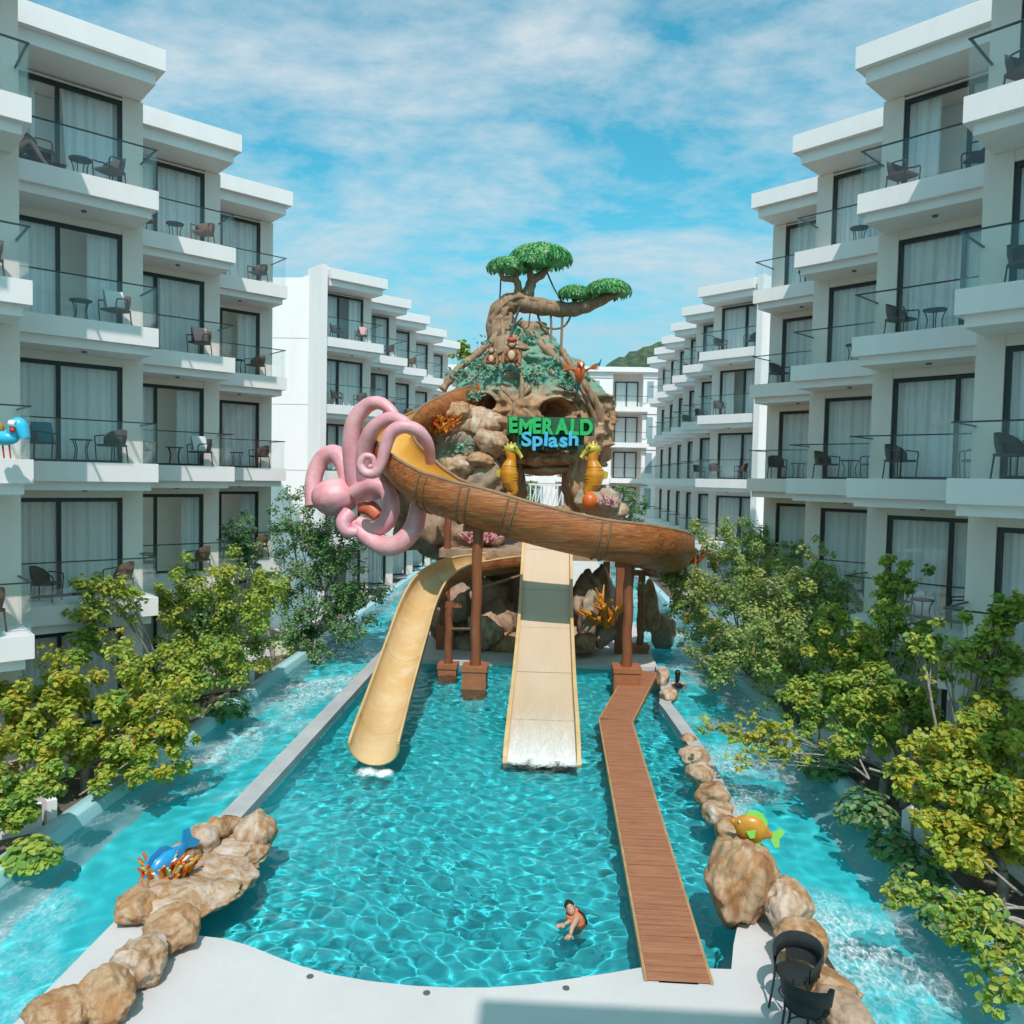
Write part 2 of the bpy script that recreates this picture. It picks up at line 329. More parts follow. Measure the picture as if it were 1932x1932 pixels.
# ------------------------------------------------------------------ mesh helpers
class MB:
    def __init__(s): s.v = []; s.f = []; s.sm = []
    def add(s, vs_, fs, smooth=False):
        o = len(s.v); s.v += [tuple(p) for p in vs_]
        s.f += [tuple(i + o for i in f) for f in fs]; s.sm += [smooth] * len(fs)
        return s
    def box(s, x0, x1, y0, y1, z0, z1):
        return s.add([(x0, y0, z0), (x1, y0, z0), (x1, y1, z0), (x0, y1, z0), (x0, y0, z1), (x1, y0, z1), (x1, y1, z1), (x0, y1, z1)],
                     [(0, 3, 2, 1), (4, 5, 6, 7), (0, 1, 5, 4), (1, 2, 6, 5), (2, 3, 7, 6), (3, 0, 4, 7)])
    def prism(s, poly, z0, z1):
        n = len(poly)
        a = sum(poly[i][0] * poly[(i + 1) % n][1] - poly[(i + 1) % n][0] * poly[i][1] for i in range(n))
        if a < 0: poly = poly[::-1]
        v = [(p[0], p[1], z0) for p in poly] + [(p[0], p[1], z1) for p in poly]
        f = [tuple(range(n))[::-1], tuple(range(n, 2 * n))] + [(i, (i + 1) % n, n + (i + 1) % n, n + i) for i in range(n)]
        return s.add(v, f)
    def tube(s, pts, rad, n=8, smooth=True, caps=True, flat=1.0):
        pts = [Vector(p) for p in pts]; L = len(pts)
        if not hasattr(rad, '__len__'): rad = [rad] * L
        v = []; up = Vector((0, 0, 1)); prev = None
        for i in range(L):
            t = (pts[min(i + 1, L - 1)] - pts[max(i - 1, 0)])
            if t.length < 1e-9: t = Vector((0, 0, 1))
            t.normalize()
            if prev is None:
                a = t.cross(up)
                if a.length < 1e-3: a = t.cross(Vector((1, 0, 0)))
            else:
                a = prev - t * prev.dot(t)
                if a.length < 1e-4: a = t.cross(up)
            a.normalize(); prev = a; b = t.cross(a)
            for k in range(n):
                q = 2 * math.pi * k / n
                v.append(pts[i] + (a * math.cos(q) + b * math.sin(q) * flat) * rad[i])
        f = []
        for i in range(L - 1):
            for k in range(n):
                f.append((i * n + k, i * n + (k + 1) % n, (i + 1) * n + (k + 1) % n, (i + 1) * n + k))
        s.add(v, f, smooth)
        if caps:
            s.add(v[:n], [tuple(range(n))[::-1]]); s.add(v[-n:], [tuple(range(n))])
        return s
    def beam(s, p, q, w, h):
        p, q = Vector(p), Vector(q); t = (q - p).normalized()
        a = t.cross(Vector((0, 0, 1)))
        if a.length < 1e-3: a = Vector((1, 0, 0))
        a.normalize(); b = a.cross(t)
        v = [e + a * sx * w / 2 + b * sy * h / 2 for e in (p, q) for sx, sy in ((-1, -1), (1, -1), (1, 1), (-1, 1))]
        return s.add(v, [(0, 1, 2, 3)[::-1], (4, 5, 6, 7), (0, 1, 5, 4), (1, 2, 6, 5), (2, 3, 7, 6), (3, 0, 4, 7)])
    def ell(s, c, r, n=12, m=8, rot=None, zcut=None):
        v = []; f = []
        for i in range(m + 1):
            th = math.pi * i / m
            for k in range(n):
                ph = 2 * math.pi * k / n
                p = Vector((r[0] * math.sin(th) * math.cos(ph), r[1] * math.sin(th) * math.sin(ph), r[2] * math.cos(th)))
                if zcut is not None and p.z < zcut: p.z = zcut
                if rot: p = rot @ p
                v.append(p + Vector(c))
        for i in range(m):
            for k in range(n):
                f.append((i * n + k, (i + 1) * n + k, (i + 1) * n + (k + 1) % n, i * n + (k + 1) % n))
        return s.add(v, f, True)
    def mesh(s, name):
        me = bpy.data.meshes.new(name)
        me.from_pydata(s.v, [], s.f)
        me.polygons.foreach_set('use_smooth', s.sm)
        me.update()
        return me
    def build(s, name, mat, parent=None, off=True):
        o = -parent.location if (parent is not None and off) else Vector((0, 0, 0))
        if parent is not None and off and parent.parent is not None: o = o - parent.parent.location
        if o.length > 0: s.v = [(p[0] + o.x, p[1] + o.y, p[2] + o.z) for p in s.v]
        return place(name, s.mesh(name), mat, parent)
def place(name, me, mat, parent=None):
    if mat is not None and not me.materials: me.materials.append(MATS[mat])
    ob = bpy.data.objects.new(name, me)
    COL.objects.link(ob)
    if parent is not None: ob.parent = parent
    return ob
def tag(o, label=None, cat=None, group=None, kind=None):
    if label: o['label'] = label
    if cat: o['category'] = cat
    if group: o['group'] = group
    if kind: o['kind'] = kind
    return o
def empty(name, loc=(0, 0, 0), label=None, cat=None, group=None):
    o = bpy.data.objects.new(name, None); COL.objects.link(o); o.location = loc
    o.empty_display_size = 0.2
    return tag(o, label, cat, group)
def copy_tree(o, parent=None):
    c = o.copy(); COL.objects.link(c); c.parent = parent
    for ch in list(o.children): copy_tree(ch, c)
    return c
def receiver(o): o.cycles.is_caustics_receiver = True; return o
def catmull(pts, n=8):
    pts = [Vector(p) for p in pts]; out = []
    for i in range(len(pts) - 1):
        p0 = pts[max(i - 1, 0)]; p1 = pts[i]; p2 = pts[i + 1]; p3 = pts[min(i + 2, len(pts) - 1)]
        for k in range(n):
            t = k / n
            out.append(0.5 * ((2 * p1) + (p2 - p0) * t + (2 * p0 - 5 * p1 + 4 * p2 - p3) * t * t + (3 * p1 - p0 - 3 * p2 + p3) * t ** 3))
    out.append(pts[-1]); return out
def lerp_list(vals, m):
    out = []
    for i in range(m):
        x = i * (len(vals) - 1) / (m - 1); k = min(int(x), len(vals) - 2); out.append(vals[k] + (vals[k + 1] - vals[k]) * (x - k))
    return out
def boulder_mesh(name, r, seed, sub=3, chisel=9, rough=0.10, flatten=True):
    rng = random.Random(seed)
    bm = bmesh.new(); bmesh.ops.create_icosphere(bm, subdivisions=sub, radius=1.0)
    planes = []
    for _ in range(chisel):
        n = Vector((rng.gauss(0, 1), rng.gauss(0, 1), rng.gauss(0, 1))).normalized(); planes.append((n, rng.uniform(0.68, 0.9)))
    off = Vector((rng.uniform(-50, 50), rng.uniform(-50, 50), rng.uniform(-50, 50)))
    for v in bm.verts:
        p = v.co.copy()
        for n, d in planes:
            e = p.dot(n) - d
            if e > 0: p -= n * e * 0.8
        q = p + off
        cr_ = abs(noise.noise(q * 1.7)); cr2 = abs(noise.noise(q * 3.1 + Vector((9, 9, 9))))
        p *= 1 - (.05 * (1 - cr_ / .07) if cr_ < .07 else 0) - (.025 * (1 - cr2 / .06) if cr2 < .06 else 0)
        p *= 1 + rough * 1.6 * noise.fractal(q * 1.3, 1.0, 2.0, 3) + rough * 0.6 * noise.fractal(q * 4.5, 1.0, 2.0, 2)
        v.co = Vector((p.x * r[0], p.y * r[1], p.z * r[2]))
    me = bpy.data.meshes.new(name); bm.to_mesh(me); bm.free()
    me.polygons.foreach_set('use_smooth', [True] * len(me.polygons))
    return me
# ------------------------------------------------------------------ ground and setting
tag(MB().add([(-1200, -300, -1.7), (1200, -300, -1.7), (1200, 2500, -1.7), (-1200, 2500, -1.7)], [(0, 1, 2, 3)]).build('ground', 'land'), kind='structure')

# ------------------------------------------------------------------ hotel wings
TH = R(46.0); S_, C_ = math.sin(TH), math.cos(TH)
ST = 3.3; NF = 5; ROOF = 16.55; BL = 3.26; BD = 1.25
def bay_matrix(P, side):
    # local x runs back along the balcony front from the projecting corner, local y runs into the building
    if side < 0: M = Matrix(((-S_, -C_, 0, P[0]), (-C_, S_, 0, P[1]), (0, 0, 1, 0), (0, 0, 0, 1)))
    else: M = Matrix(((S_, C_, 0, P[0]), (-C_, S_, 0, P[1]), (0, 0, 1, 0), (0, 0, 0, 1)))
    return M
def shared():
    d = {}
    m = MB().box(0, BL, 0, BD - .004, -.45, 0)
    m.box(.13, BL - .01, .13, BD - .01, -.66, -.452)
    d['slab'] = m.mesh('balcony_slab')
    d['slab_thin'] = MB().box(0, BL, 0, BD - .004, -.12, 0).mesh('terrace_slab')
    m = MB().box(-.12, 3.1, -.12, 5.0, ROOF - .5, ROOF); m.box(.06, 3.09, .06, 4.99, ROOF - .82, ROOF - .502)
    m.box(.0, 3.08, .25, 4.9, ROOF + .004, ROOF + .09)
    d['roof'] = m.mesh('roof_slab')
    m = MB().box(0, .48, BD, BD + .2, 0, ROOF - .83)
    m.box(.02, .2, BD + .202, 4.9, 0, ROOF - .83)
    m.box(.482, 3.3, BD + 1.35, BD + 1.5, 0, ROOF - .83)
    for f in range(NF):
        z = f * ST
        m.box(.482, 3.3, BD + .01, BD + .2, z + 2.43, z + ST - (.0 if f < NF - 1 else .83))
        m.box(.482, 3.28, BD + .22, BD + 1.34, z - .1, z - .002)
    d['wall'] = m.mesh('wall')
    x0, x1, z1 = .484, 3.25, 2.428
    m = MB(); y0, y1 = BD + .05, BD + .14
    m.box(x0, x1, y0, y1, z1 - .10, z1); m.box(x0, x1, y0, y1, 0, .07)
    m.box(x0, x0 + .09, y0, y1, .072, z1 - .102); m.box(x1 - .07, x1, y0, y1, .072, z1 - .102)
    m.box(1.86, 1.95, y0, y1, .072, z1 - .102)
    d['door'] = m.mesh('sliding_door')
    for i, (a, b) in enumerate(((x0 + .09, 1.86), (1.95, x1 - .07))):
        y = BD + .09 + .02 * i
        d['pane%d' % i] = MB().add([(a, y, .072), (b, y, .072), (b, y, z1 - .102), (a, y, z1 - .102)], [(0, 1, 2, 3)]).mesh('glass_pane')
    for v, spans in enumerate((((.55, 1.9, 0), (1.9, 3.2, 0)), ((.55, 1.25, 0.0), (1.95, 3.2, 0)), ((.55, 1.8, .12), (2.35, 3.2, .1)), ((.55, 2.35, 0), (2.55, 3.2, 0)), ((.55, 1.1, 0), (2.9, 3.2, 0)), ((.55, 1.85, 0.18), (1.9, 3.2, 0)))):
        m = MB(); rg = random.Random(40 + v)
        for a, b, sweep in spans:
            nx = max(6, int((b - a) * 44)); vv = []; ph = rg.uniform(0, 6)
            for iz, z in enumerate((0.03, .5, 1.1, 1.8, 2.4)):
                k = 1 - iz / 4
                for i in range(nx + 1):
                    t = i / nx; x = a + (b - a) * (t * (1 - sweep * k) if sweep else t)
                    yy = BD + .215 + .034 * math.sin(x * 38 + ph + 1.5 * math.sin(x * 5)) + .03 * math.sin(x * 17.3 + 1.3 * ph) + .012 * math.sin(x * 71)
                    vv.append((x, yy, z))
            ff = [(j * (nx + 1) + i, j * (nx + 1) + i + 1, (j + 1) * (nx + 1) + i + 1, (j + 1) * (nx + 1) + i) for j in range(4) for i in range(nx)]
            m.add(vv, ff, True)
        d['curtain%d' % v] = m.mesh('curtain')
    d['glass'] = MB().box(.03, BL - .05, .05, .062, .002, .97).mesh('glass_panel')
    d['glass_side'] = MB().box(.045, .057, .066, BD - .01, .002, .97).mesh('glass_panel')
    d['rail'] = MB().box(.02, BL - .04, .035, .077, .972, 1.0).box(.03, .072, .079, BD - .005, .972, .999).mesh('handrail')
    d['lamp'] = MB().tube([(1.5, .62, -.70), (1.5, .62, -.655)], .06, 10).mesh('downlight')
    return d
SH = shared()
def hang(name, me, mat, parent, M=None):
    o = place(name, me, mat, parent)
    if M is not None: o.matrix_local = M
    return o
CHAIR_SPOTS = []
def wing(name, label, corners, side, names, floors=range(NF), seed=1, slabs_from=1, curt=None):
    root = empty(name, (corners[0][0], corners[0][1], 0), label, 'building')
    rg = random.Random(seed)
    inv = Matrix.Translation(-root.location)
    for k, P in enumerate(corners):
        B = bay_matrix(P, side); L = inv @ B
        hang('wall', SH['wall'], 'wall_grey', root, L)
        hang('roof_slab', SH['roof'], 'stucco', root, L)
        for f in floors:
            Z = Matrix.Translation((0, 0, f * ST))
            if f >= slabs_from:
                s = hang('balcony_slab', SH['slab'], 'stucco', root, L @ Z)
                hang('glass_panel', SH['glass'], 'rail_glass', s); hang('glass_panel', SH['glass_side'], 'rail_glass', s)
                hang('handrail', SH['rail'], 'rail', s)
                hang('downlight', SH['lamp'], 'drain', s)
            else:
                hang('terrace_slab', SH['slab_thin'], 'concrete', root, L @ Z)
            d = hang('sliding_door', SH['door'], 'frame', root, L @ Z)
            hang('glass_pane', SH['pane0'], 'door_glass', d); hang('glass_pane', SH['pane1'], 'door_glass', d)
            ci = curt.get((k, f)) if curt else None
            if ci is None: ci = rg.choice((0, 0, 0, 1, 2, 3, 3, 5))
            hang('curtain', SH['curtain%d' % ci], 'curtain', d)
    return root
BP = 4.72
NLc = [(-9.62, 19.05 + BP * k) for k in range(-2, 3)]
NRc = [(7.02, 19.05 + BP * k) for k in range(-2, 3)]
FLc = [(-8.75, 41.0), (-8.35, 45.7), (-7.95, 50.3), (-7.5, 55.0), (-7.1, 59.8)]
FRc = [(7.7, 42.1), (7.65, 46.9), (7.75, 51.6), (7.85, 56.4), (7.95, 61.2), (8.0, 66.0)]
w1 = wing('hotel_wing', 'white stepped hotel wing with balconies filling the left edge of the picture', NLc, -1, None, seed=3, curt={(2, 4): 2, (2, 3): 1, (2, 2): 0, (3, 1): 4, (4, 1): 4, (3, 2): 1, (4, 3): 1, (4, 4): 0, (3, 4): 0, (3, 3): 3, (4, 2): 2, (2, 1): 0})
w2 = wing('hotel_wing', 'white stepped hotel wing with balconies filling the right edge of the picture', NRc, 1, None, seed=5, curt={(k, f): 0 for k in range(5) for f in range(5) if (k + f) % 3})
w3 = wing('hotel_wing', 'farther white hotel wing on the left, behind the pink octopus', FLc, -1, None, seed=8)
w4 = wing('hotel_wing', 'farther white hotel wing on the right, behind the brown flume', FRc, 1, None, seed=11)
# blind end walls of the two farther wings
for root, P, side in ((w3, FLc[0], -1), (w4, FRc[0], 1)):
    L = Matrix.Translation(-root.location) @ bay_matrix(P, side)
    o = hang('end_wall', MB().box(3.3, 3.62, -.1, 1.35, 0, ROOF + .1).mesh('end_wall'), 'stucco', root, L)
    q = bay_matrix(P, side) @ Vector((3.62, 1.2, 0))
    x0 = q.x; x1 = q.x + side * 9.0
    MB().box(min(x0, x1), max(x0, x1), q.y - .02, q.y + 6, 0, ROOF - .35).build('end_wall', 'stucco', root)
    for z in (3.3, 6.6, 9.9, 13.2):   # thin grey joint strips on the render
        MB().box(min(x0, x1), max(x0, x1), q.y - .03, q.y - .021, z - .012, z + .012).build('render_joint', 'coping', root)

# block across the end of the courtyard
def end_block():
    root = empty('hotel_block', (0, 74, 0), 'white flat hotel block closing the far end between the two wings', 'building')
    H = 16.4; D0 = 74.0
    centres = [-12.9, -7.9, -2.9, 2.1, 7.1, 12.1]; hw = 1.4
    edges = [-16.0] + [c + s * hw for c in centres for s in (-1, 1)] + [15.0]
    for i in range(0, len(edges), 2):
        MB().box(edges[i], edges[i + 1], D0, D0 + 8, 0, H).build('wall', 'stucco', root)
        w = edges[i + 1] - edges[i]
        if w > 1.5:
            for f in range(5):
                z = f * ST
                MB().box(edges[i] + .35, edges[i] + .95, D0 - .05, D0 - .003, z + .5, z + 2.4).build('window', 'door_glass_far', root)
                MB().box(edges[i] + .02, edges[i + 1] - .02, D0 - .03, D0 - .003, z + 2.62, z + 2.68).build('render_joint', 'drain', root)
    MB().box(-16.3, 15.3, D0 - .3, D0 + 8.2, H + .002, H + .45).build('roof_slab', 'stucco', root)
    for c in centres:
        MB().box(c - hw + .002, c + hw - .002, D0 + 1.5, D0 + 1.7, 0, H).build('wall', 'wall_grey', root)
        for f in range(5):
            z = f * ST
            if f:
                s = MB().box(c - hw - .1, c + hw + .45, D0 - .5, D0 + 1.49, z - .45, z).build('balcony_slab', 'stucco', root)
                MB().box(c - hw, c + hw + .4, D0 - .45, D0 - .43, z + .002, z + .95).build('glass_panel', 'rail_glass', s)
                MB().box(c - hw, c + hw + .4, D0 - .47, D0 - .41, z + .952, z + .99).build('handrail', 'rail', s)
            d = MB()
            for (a, b, e, g) in ((-1.1, 1.1, 2.4, 2.5), (-1.1, 1.1, 0, .06), (-1.1, -1.0, .06, 2.4), (1.0, 1.1, .06, 2.4), (-.05, .05, .06, 2.4)):
                d.box(c + a, c + b, D0 + 1.38, D0 + 1.46, z + e, z + g)
            d = d.build('sliding_door', 'frame', root)
            MB().add([(c - 1, D0 + 1.42, z + .06), (c + 1, D0 + 1.42, z + .06), (c + 1, D0 + 1.42, z + 2.4), (c - 1, D0 + 1.42, z + 2.4)], [(0, 1, 2, 3)]).build('glass_pane', 'door_glass', d)
            MB().add([(c - 1, D0 + 1.47, z + .06), (c + 1, D0 + 1.47, z + .06), (c + 1, D0 + 1.47, z + 2.4), (c - 1, D0 + 1.47, z + 2.4)], [(0, 1, 2, 3)]).build('curtain', 'curtain', d)
mk('door_glass_far', (0.30, 0.38, 0.42), None, rough=0.15)
end_block()

# unseen building block added behind the viewpoint, sized to shade the near deck
tw = empty('deck_shade_block', (2.4, -4.5, 0), 'white building block out of view, sized to shade the near pool deck', 'building')
MB().box(.52, 4.3, -7.5, -1.9, 0, 15.6).build('wall', 'stucco', tw)
MB().box(.42, 4.4, -7.6, -1.75, 15.602, 16.1).build('roof_slab', 'stucco', tw)

# wooded hill far behind
def hill():
    nx, ny = 90, 40; v = []; f = []
    for j in range(ny + 1):
        for i in range(nx + 1):
            x = -60 + 170 * i / nx; y = 150 + 120 * j / ny
            h = 37 * math.exp(-((x - 32) / 40) ** 2) * math.exp(-((y - 205) / 40) ** 2) + 9 * math.exp(-((x + 10) / 50) ** 2) * math.exp(-((y - 215) / 40) ** 2)
            h += 2.2 * noise.fractal(Vector((x * .16, y * .16, 1.7)), 1, 2, 3) + 2.4 * abs(noise.noise(Vector((x * .42, y * .42, 3)))) - 1.0
            v.append((x, y, h))
    for j in range(ny):
        for i in range(nx): f.append((j * (nx + 1) + i, j * (nx + 1) + i + 1, (j + 1) * (nx + 1) + i + 1, (j + 1) * (nx + 1) + i))
    tag(MB().add(v, f, True).build('hill', 'hill_green'), kind='structure')
hill()
# ------------------------------------------------------------------ pool, rivers, decks
XL, XR = -5.55, 3.62           # inner faces of the two long pool walls
near_curve = [(-5.9, 10.95), (-5.2, 10.62), (-4.76, 10.5), (-4.35, 10.46), (-3.95, 10.33), (-3.55, 10.14), (-3.15, 9.96), (-2.7, 9.81), (-2.15, 9.71), (-1.6, 9.66), (-1.1, 9.66), (-.6, 9.70), (-.1, 9.80), (.4, 9.95), (.94, 10.12), (1.42, 10.29), (2.56, 10.33), (2.72, 10.9), (3.0, 11.7), (3.3, 13.2), (3.4, 14.5)]
deck = MB()
poly = near_curve + [(3.95, 14.5), (3.95, 3.0), (-6.05, 3.0), (-6.05, 11.3)]
# near deck as a fan between the curve and the rear edge
front = [(-6.05, 11.3)] + near_curve + [(3.85, 14.5)]
v = []; f = []
for (x, y) in front:
    v += [(x, y, 0.0), (x, y, -1.3), (min(max(x, -6.05), 3.95), 2.0, 0.0)]
for i in range(len(front) - 1):
    a, b = 3 * i, 3 * i + 3
    f += [(a, a + 2, b + 2, b), (a + 1, a, b, b + 1)]
deck.add(v, f)
deck.box(-6.06, -6.052, 2, 11.3, -1.3, -.001); deck.box(3.952, 3.96, 2, 14.5, -1.3, -.001)
tag(receiver(deck.build('pool_deck', 'deck')), kind='structure')

def grid(name, x0, x1, y0, y1, step, zf, mat):
    nx = max(1, int((x1 - x0) / step)); ny = max(1, int((y1 - y0) / step))
    X, Y = np.meshgrid(np.linspace(x0, x1, nx + 1), np.linspace(y0, y1, ny + 1)); Z = zf(X, Y)
    i = np.arange((nx + 1) * (ny + 1)).reshape(ny + 1, nx + 1)
    me = bpy.data.meshes.new(name)
    vv = np.stack([X.ravel(), Y.ravel(), Z.ravel()], 1); ff = np.stack([i[:-1, :-1].ravel(), i[:-1, 1:].ravel(), i[1:, 1:].ravel(), i[1:, :-1].ravel()], 1)
    me.vertices.add(len(vv)); me.vertices.foreach_set('co', vv.ravel().astype(np.float32))
    me.loops.add(ff.size); me.loops.foreach_set('vertex_index', ff.ravel().astype(np.int32))
    me.polygons.add(len(ff)); me.polygons.foreach_set('loop_start', np.arange(0, ff.size, 4, dtype=np.int32)); me.polygons.foreach_set('loop_total', np.full(len(ff), 4, np.int32))
    me.update(calc_edges=True); me.polygons.foreach_set('use_smooth', [True] * len(ff))
    return place(name, me, mat)
def wave_fn(seed, z0, lam0, lam1, amp, n, rings=(), dirw=None):
    rg = np.random.default_rng(seed)
    par = [(rg.uniform(lam0, lam1), rg.uniform(0, 2 * math.pi) if dirw is None else dirw + rg.normal(0, .7), rg.uniform(0, 6.28)) for _ in range(n)]
    def fn(X, Y):
        Z = np.zeros_like(X)
        Xd = X + .22 * np.sin(Y * .9 + 1) ; Yd = Y + .22 * np.sin(X * 1.1 + 2)
        for lam, a, ph in par:
            Z += amp * lam ** 1.15 * np.sin(2 * math.pi / lam * (Xd * math.cos(a) + Yd * math.sin(a)) + ph)
        for (rx, ry, am, rl) in rings:
            d = np.sqrt((X - rx) ** 2 + (Y - ry) ** 2)
            Z += am * np.exp(-d / 1.1) * np.sin(2 * math.pi * d / rl)
        M = .72 + .30 * np.sin(X * .55 + 1.3 * np.sin(Y * .31)) * np.sin(Y * .42 + .9 * np.sin(X * .5 + 1)) + .10 * np.sin(X * 1.7 + Y * 1.3)
        Z = Z * M + .0035 * np.sin(1.9 * X + 3.1 * Y) + .003 * np.sin(4.3 * X - 2.2 * Y + 1.1)
        return z0 + Z
    return fn
pw = grid('pool_water', -5.75, 3.8, 9.3, 27.4, .042, wave_fn(1, -.12, .15, .56, .0056, 32, ((.45, 11.4, .010, .32), (0, 17.9, .012, .4), (-3.7, 16.9, .008, .35))), 'pool_water')
pw.cycles.is_caustics_caster = True
tag(pw, kind='structure')
tag(receiver(MB().box(-5.75, 3.9, 9.2, 27.5, -1.5, -1.15).build('pool_floor', 'pool_tile')), kind='structure')

# long walls of the pool
w = empty('pool_wall', (-5.75, 19, 0), 'long pale concrete wall between the left river and the pool', 'wall')
receiver(MB().box(-5.97, -5.55, 11.2, 29.0, -1.3, .07).build('coping', 'coping', w))
receiver(MB().box(-5.549, -5.53, 11.2, 27.2, -1.3, -.13).build('tile_face', 'pool_tile', w))
w = empty('pool_wall', (3.7, 19, 0), 'curving pale concrete wall between the narrow pool strip and right river', 'wall')
rw = [(3.40, 14.3), (3.5, 16.0), (3.55, 18.0), (3.48, 20.0), (3.36, 22.0), (3.30, 22.6), (3.55, 24.0), (3.7, 25.5), (3.8, 27.2)]
for (a, b) in zip(rw[:-1], rw[1:]):
    receiver(MB().prism([a, b, (b[0] + .34, b[1]), (a[0] + .34, a[1])], -1.3, .07).build('coping', 'coping', w))
    receiver(MB().prism([(a[0] - .02, a[1]), (b[0] - .02, b[1]), (b[0] - .002, b[1]), (a[0] - .002, a[1])], -1.3, -.13).build('tile_face', 'pool_tile', w))
# island deck beyond the pool
isl = MB().box(-5.9, 3.9, 27.2, 70, -1.3, .02)
tag(receiver(isl.build('island_deck', 'deck')), kind='structure')
tag(receiver(MB().box(-5.5, 3.6, 27.18, 27.199, -1.3, -.13).build('pool_end_wall', 'pool_tile')), kind='structure')

# lazy rivers
for side, x0, x1, seed, tilew in ((-1, -8.45, -5.95, 5, 'left'), (1, 3.78, 6.32, 6, 'right')):
    o = grid('river_water', x0, x1, 2.0, 64, .07, wave_fn(seed, -.11, .24, .8, .0055, 24), 'river_water')
    o.cycles.is_caustics_caster = True
    tag(o, kind='structure')
    tag(receiver(MB().box(x0 - .1, x1 + .1, 1.5, 64.5, -1.4, -1.0).build('river_bed', 'river_tile')), kind='structure')
    # rounded outer ledge of the channel
    outer = x0 if side < 0 else x1
    wd = .55 if side < 0 else .8
    prof = [(0.9 * wd, -1.02), (.62 * wd, -.92), (.40 * wd, -.70), (.22 * wd, -.40), (.10 * wd, -.17), (.0, .10), (-.02, .13), (-.34, .13), (-.36, -.6)]
    v = []; f = []
    ys = [2 + i * 2.0 for i in range(32)]
    for y in ys:
        for (a, z) in prof: v.append((outer - side * a, y, z))
    n = len(prof)
    for j in range(len(ys) - 1):
        for i in range(n - 1):
            q = (j * n + i, j * n + i + 1, (j + 1) * n + i + 1, (j + 1) * n + i); f.append(q if side > 0 else q[::-1])
    tag(receiver(MB().add(v, f, True).build('river_ledge', 'river_ledge')), kind='structure')
    inner = x1 if side < 0 else x0
    # planting strip and paved terrace beside the hotel
    a, b = outer + side * .36, outer + side * 14
    a2_ = outer + side * 1.55
    tag(MB().box(min(a, a2_), max(a, a2_), 2, 70, -1.3, -.02).build('planting_bed', 'soil'), kind='structure')
    tag(MB().box(min(a2_, b), max(a2_, b), 2, 70, -1.3, -.004).build('terrace', 'terrace'), kind='structure')
for side, xin, ys in ((-1, -8.82, (13.6, 18.4, 23.2, 28.0)), (1, 6.7, (10.6, 14.6, 19.6, 24.4))):
    for i, y in enumerate(ys):
        pos = ('nearest', 'second', 'third', 'farthest')[i]
        t = empty('planter_wall', (xin, y, 0), 'low white angled planter wall beside the %s river, %s of four' % ('left' if side < 0 else 'right', pos), 'planter', 'angled planter walls')
        a = Vector((xin, y)); b = a + Vector((side * 1.7, 1.7)); c_ = a + Vector((side * 1.7, -1.5))
        def wl_(p, q, h, th=.16):
            d = (q - p).normalized(); nn = Vector((-d.y, d.x)) * th / 2
            return [tuple(p + nn), tuple(q + nn), tuple(q - nn), tuple(p - nn)]
        MB().prism(wl_(a, b, .5), -.3, .46).build('panel', 'stucco', t)
        MB().prism(wl_(a + Vector((side * .12, -.12)), c_, .5), -.3, .455).build('panel', 'stucco', t)
# deck drains
for i, (u, v_) in enumerate(((585, 1843), (805, 1874), (1068, 1865))):
    p = ground(u, v_); t = tag(MB().tube([(p.x, p.y, -.02), (p.x, p.y, .012)], .045, 14).build('deck_drain', 'drain'), ('small grey drain cap in the deck, %s along the pool edge' % ('leftmost', 'middle one', 'rightmost')[i]), 'drain', 'drain caps in the near deck')

# boardwalk
bwk = empty('boardwalk', (1.85, 10, 0), 'red-brown plank boardwalk crossing the pool and bending right', 'boardwalk')
def planks(p0, p1, w0, w1, first=None, last=None):
    p0, p1 = Vector(p0), Vector(p1); d = p1 - p0; L = d.length; d.normalize(); nrm = Vector((d.y, -d.x))
    n = int(L / .135); me = None
    for i in range(n):
        t = (i + .5) / n; c = p0 + (p1 - p0) * t; hw = (w0 + (w1 - w0) * t) / 2
        th = L / n * .445
        m = MB(); a = c - d * th; b = c + d * th; z = .055 + random.uniform(-.004, .004)
        m.prism([tuple(a - nrm * hw), tuple(b - nrm * hw), tuple(b + nrm * hw), tuple(a + nrm * hw)], z - .035, z)
        receiver(m.build('plank', 'plank', bwk))
    for s in (-1, 1):
        m = MB(); a = p0 + nrm * s * (w0 / 2 + .022); b = p1 + nrm * s * (w1 / 2 + .022)
        m.beam((a.x, a.y, -.02), (b.x, b.y, -.02), .04, .13); receiver(m.build('edge_board', 'plank_edge', bwk))
    m = MB().beam((p0.x, p0.y, -.06), (p1.x, p1.y, -.06), .5, .12); receiver(m.build('bearer', 'plank_edge', bwk))
planks((1.81, 9.97), (1.91, 20.9), .80, .82)
planks((1.93, 20.98), (3.28, 26.5), .84, .95)
for (x, y) in ((1.83, 13), (1.86, 16.5), (1.9, 20), (2.6, 23.6)):
    receiver(MB().tube([(x, y, -1.2), (x, y, -.13)], .09, 10).build('post', 'plank_edge', bwk))
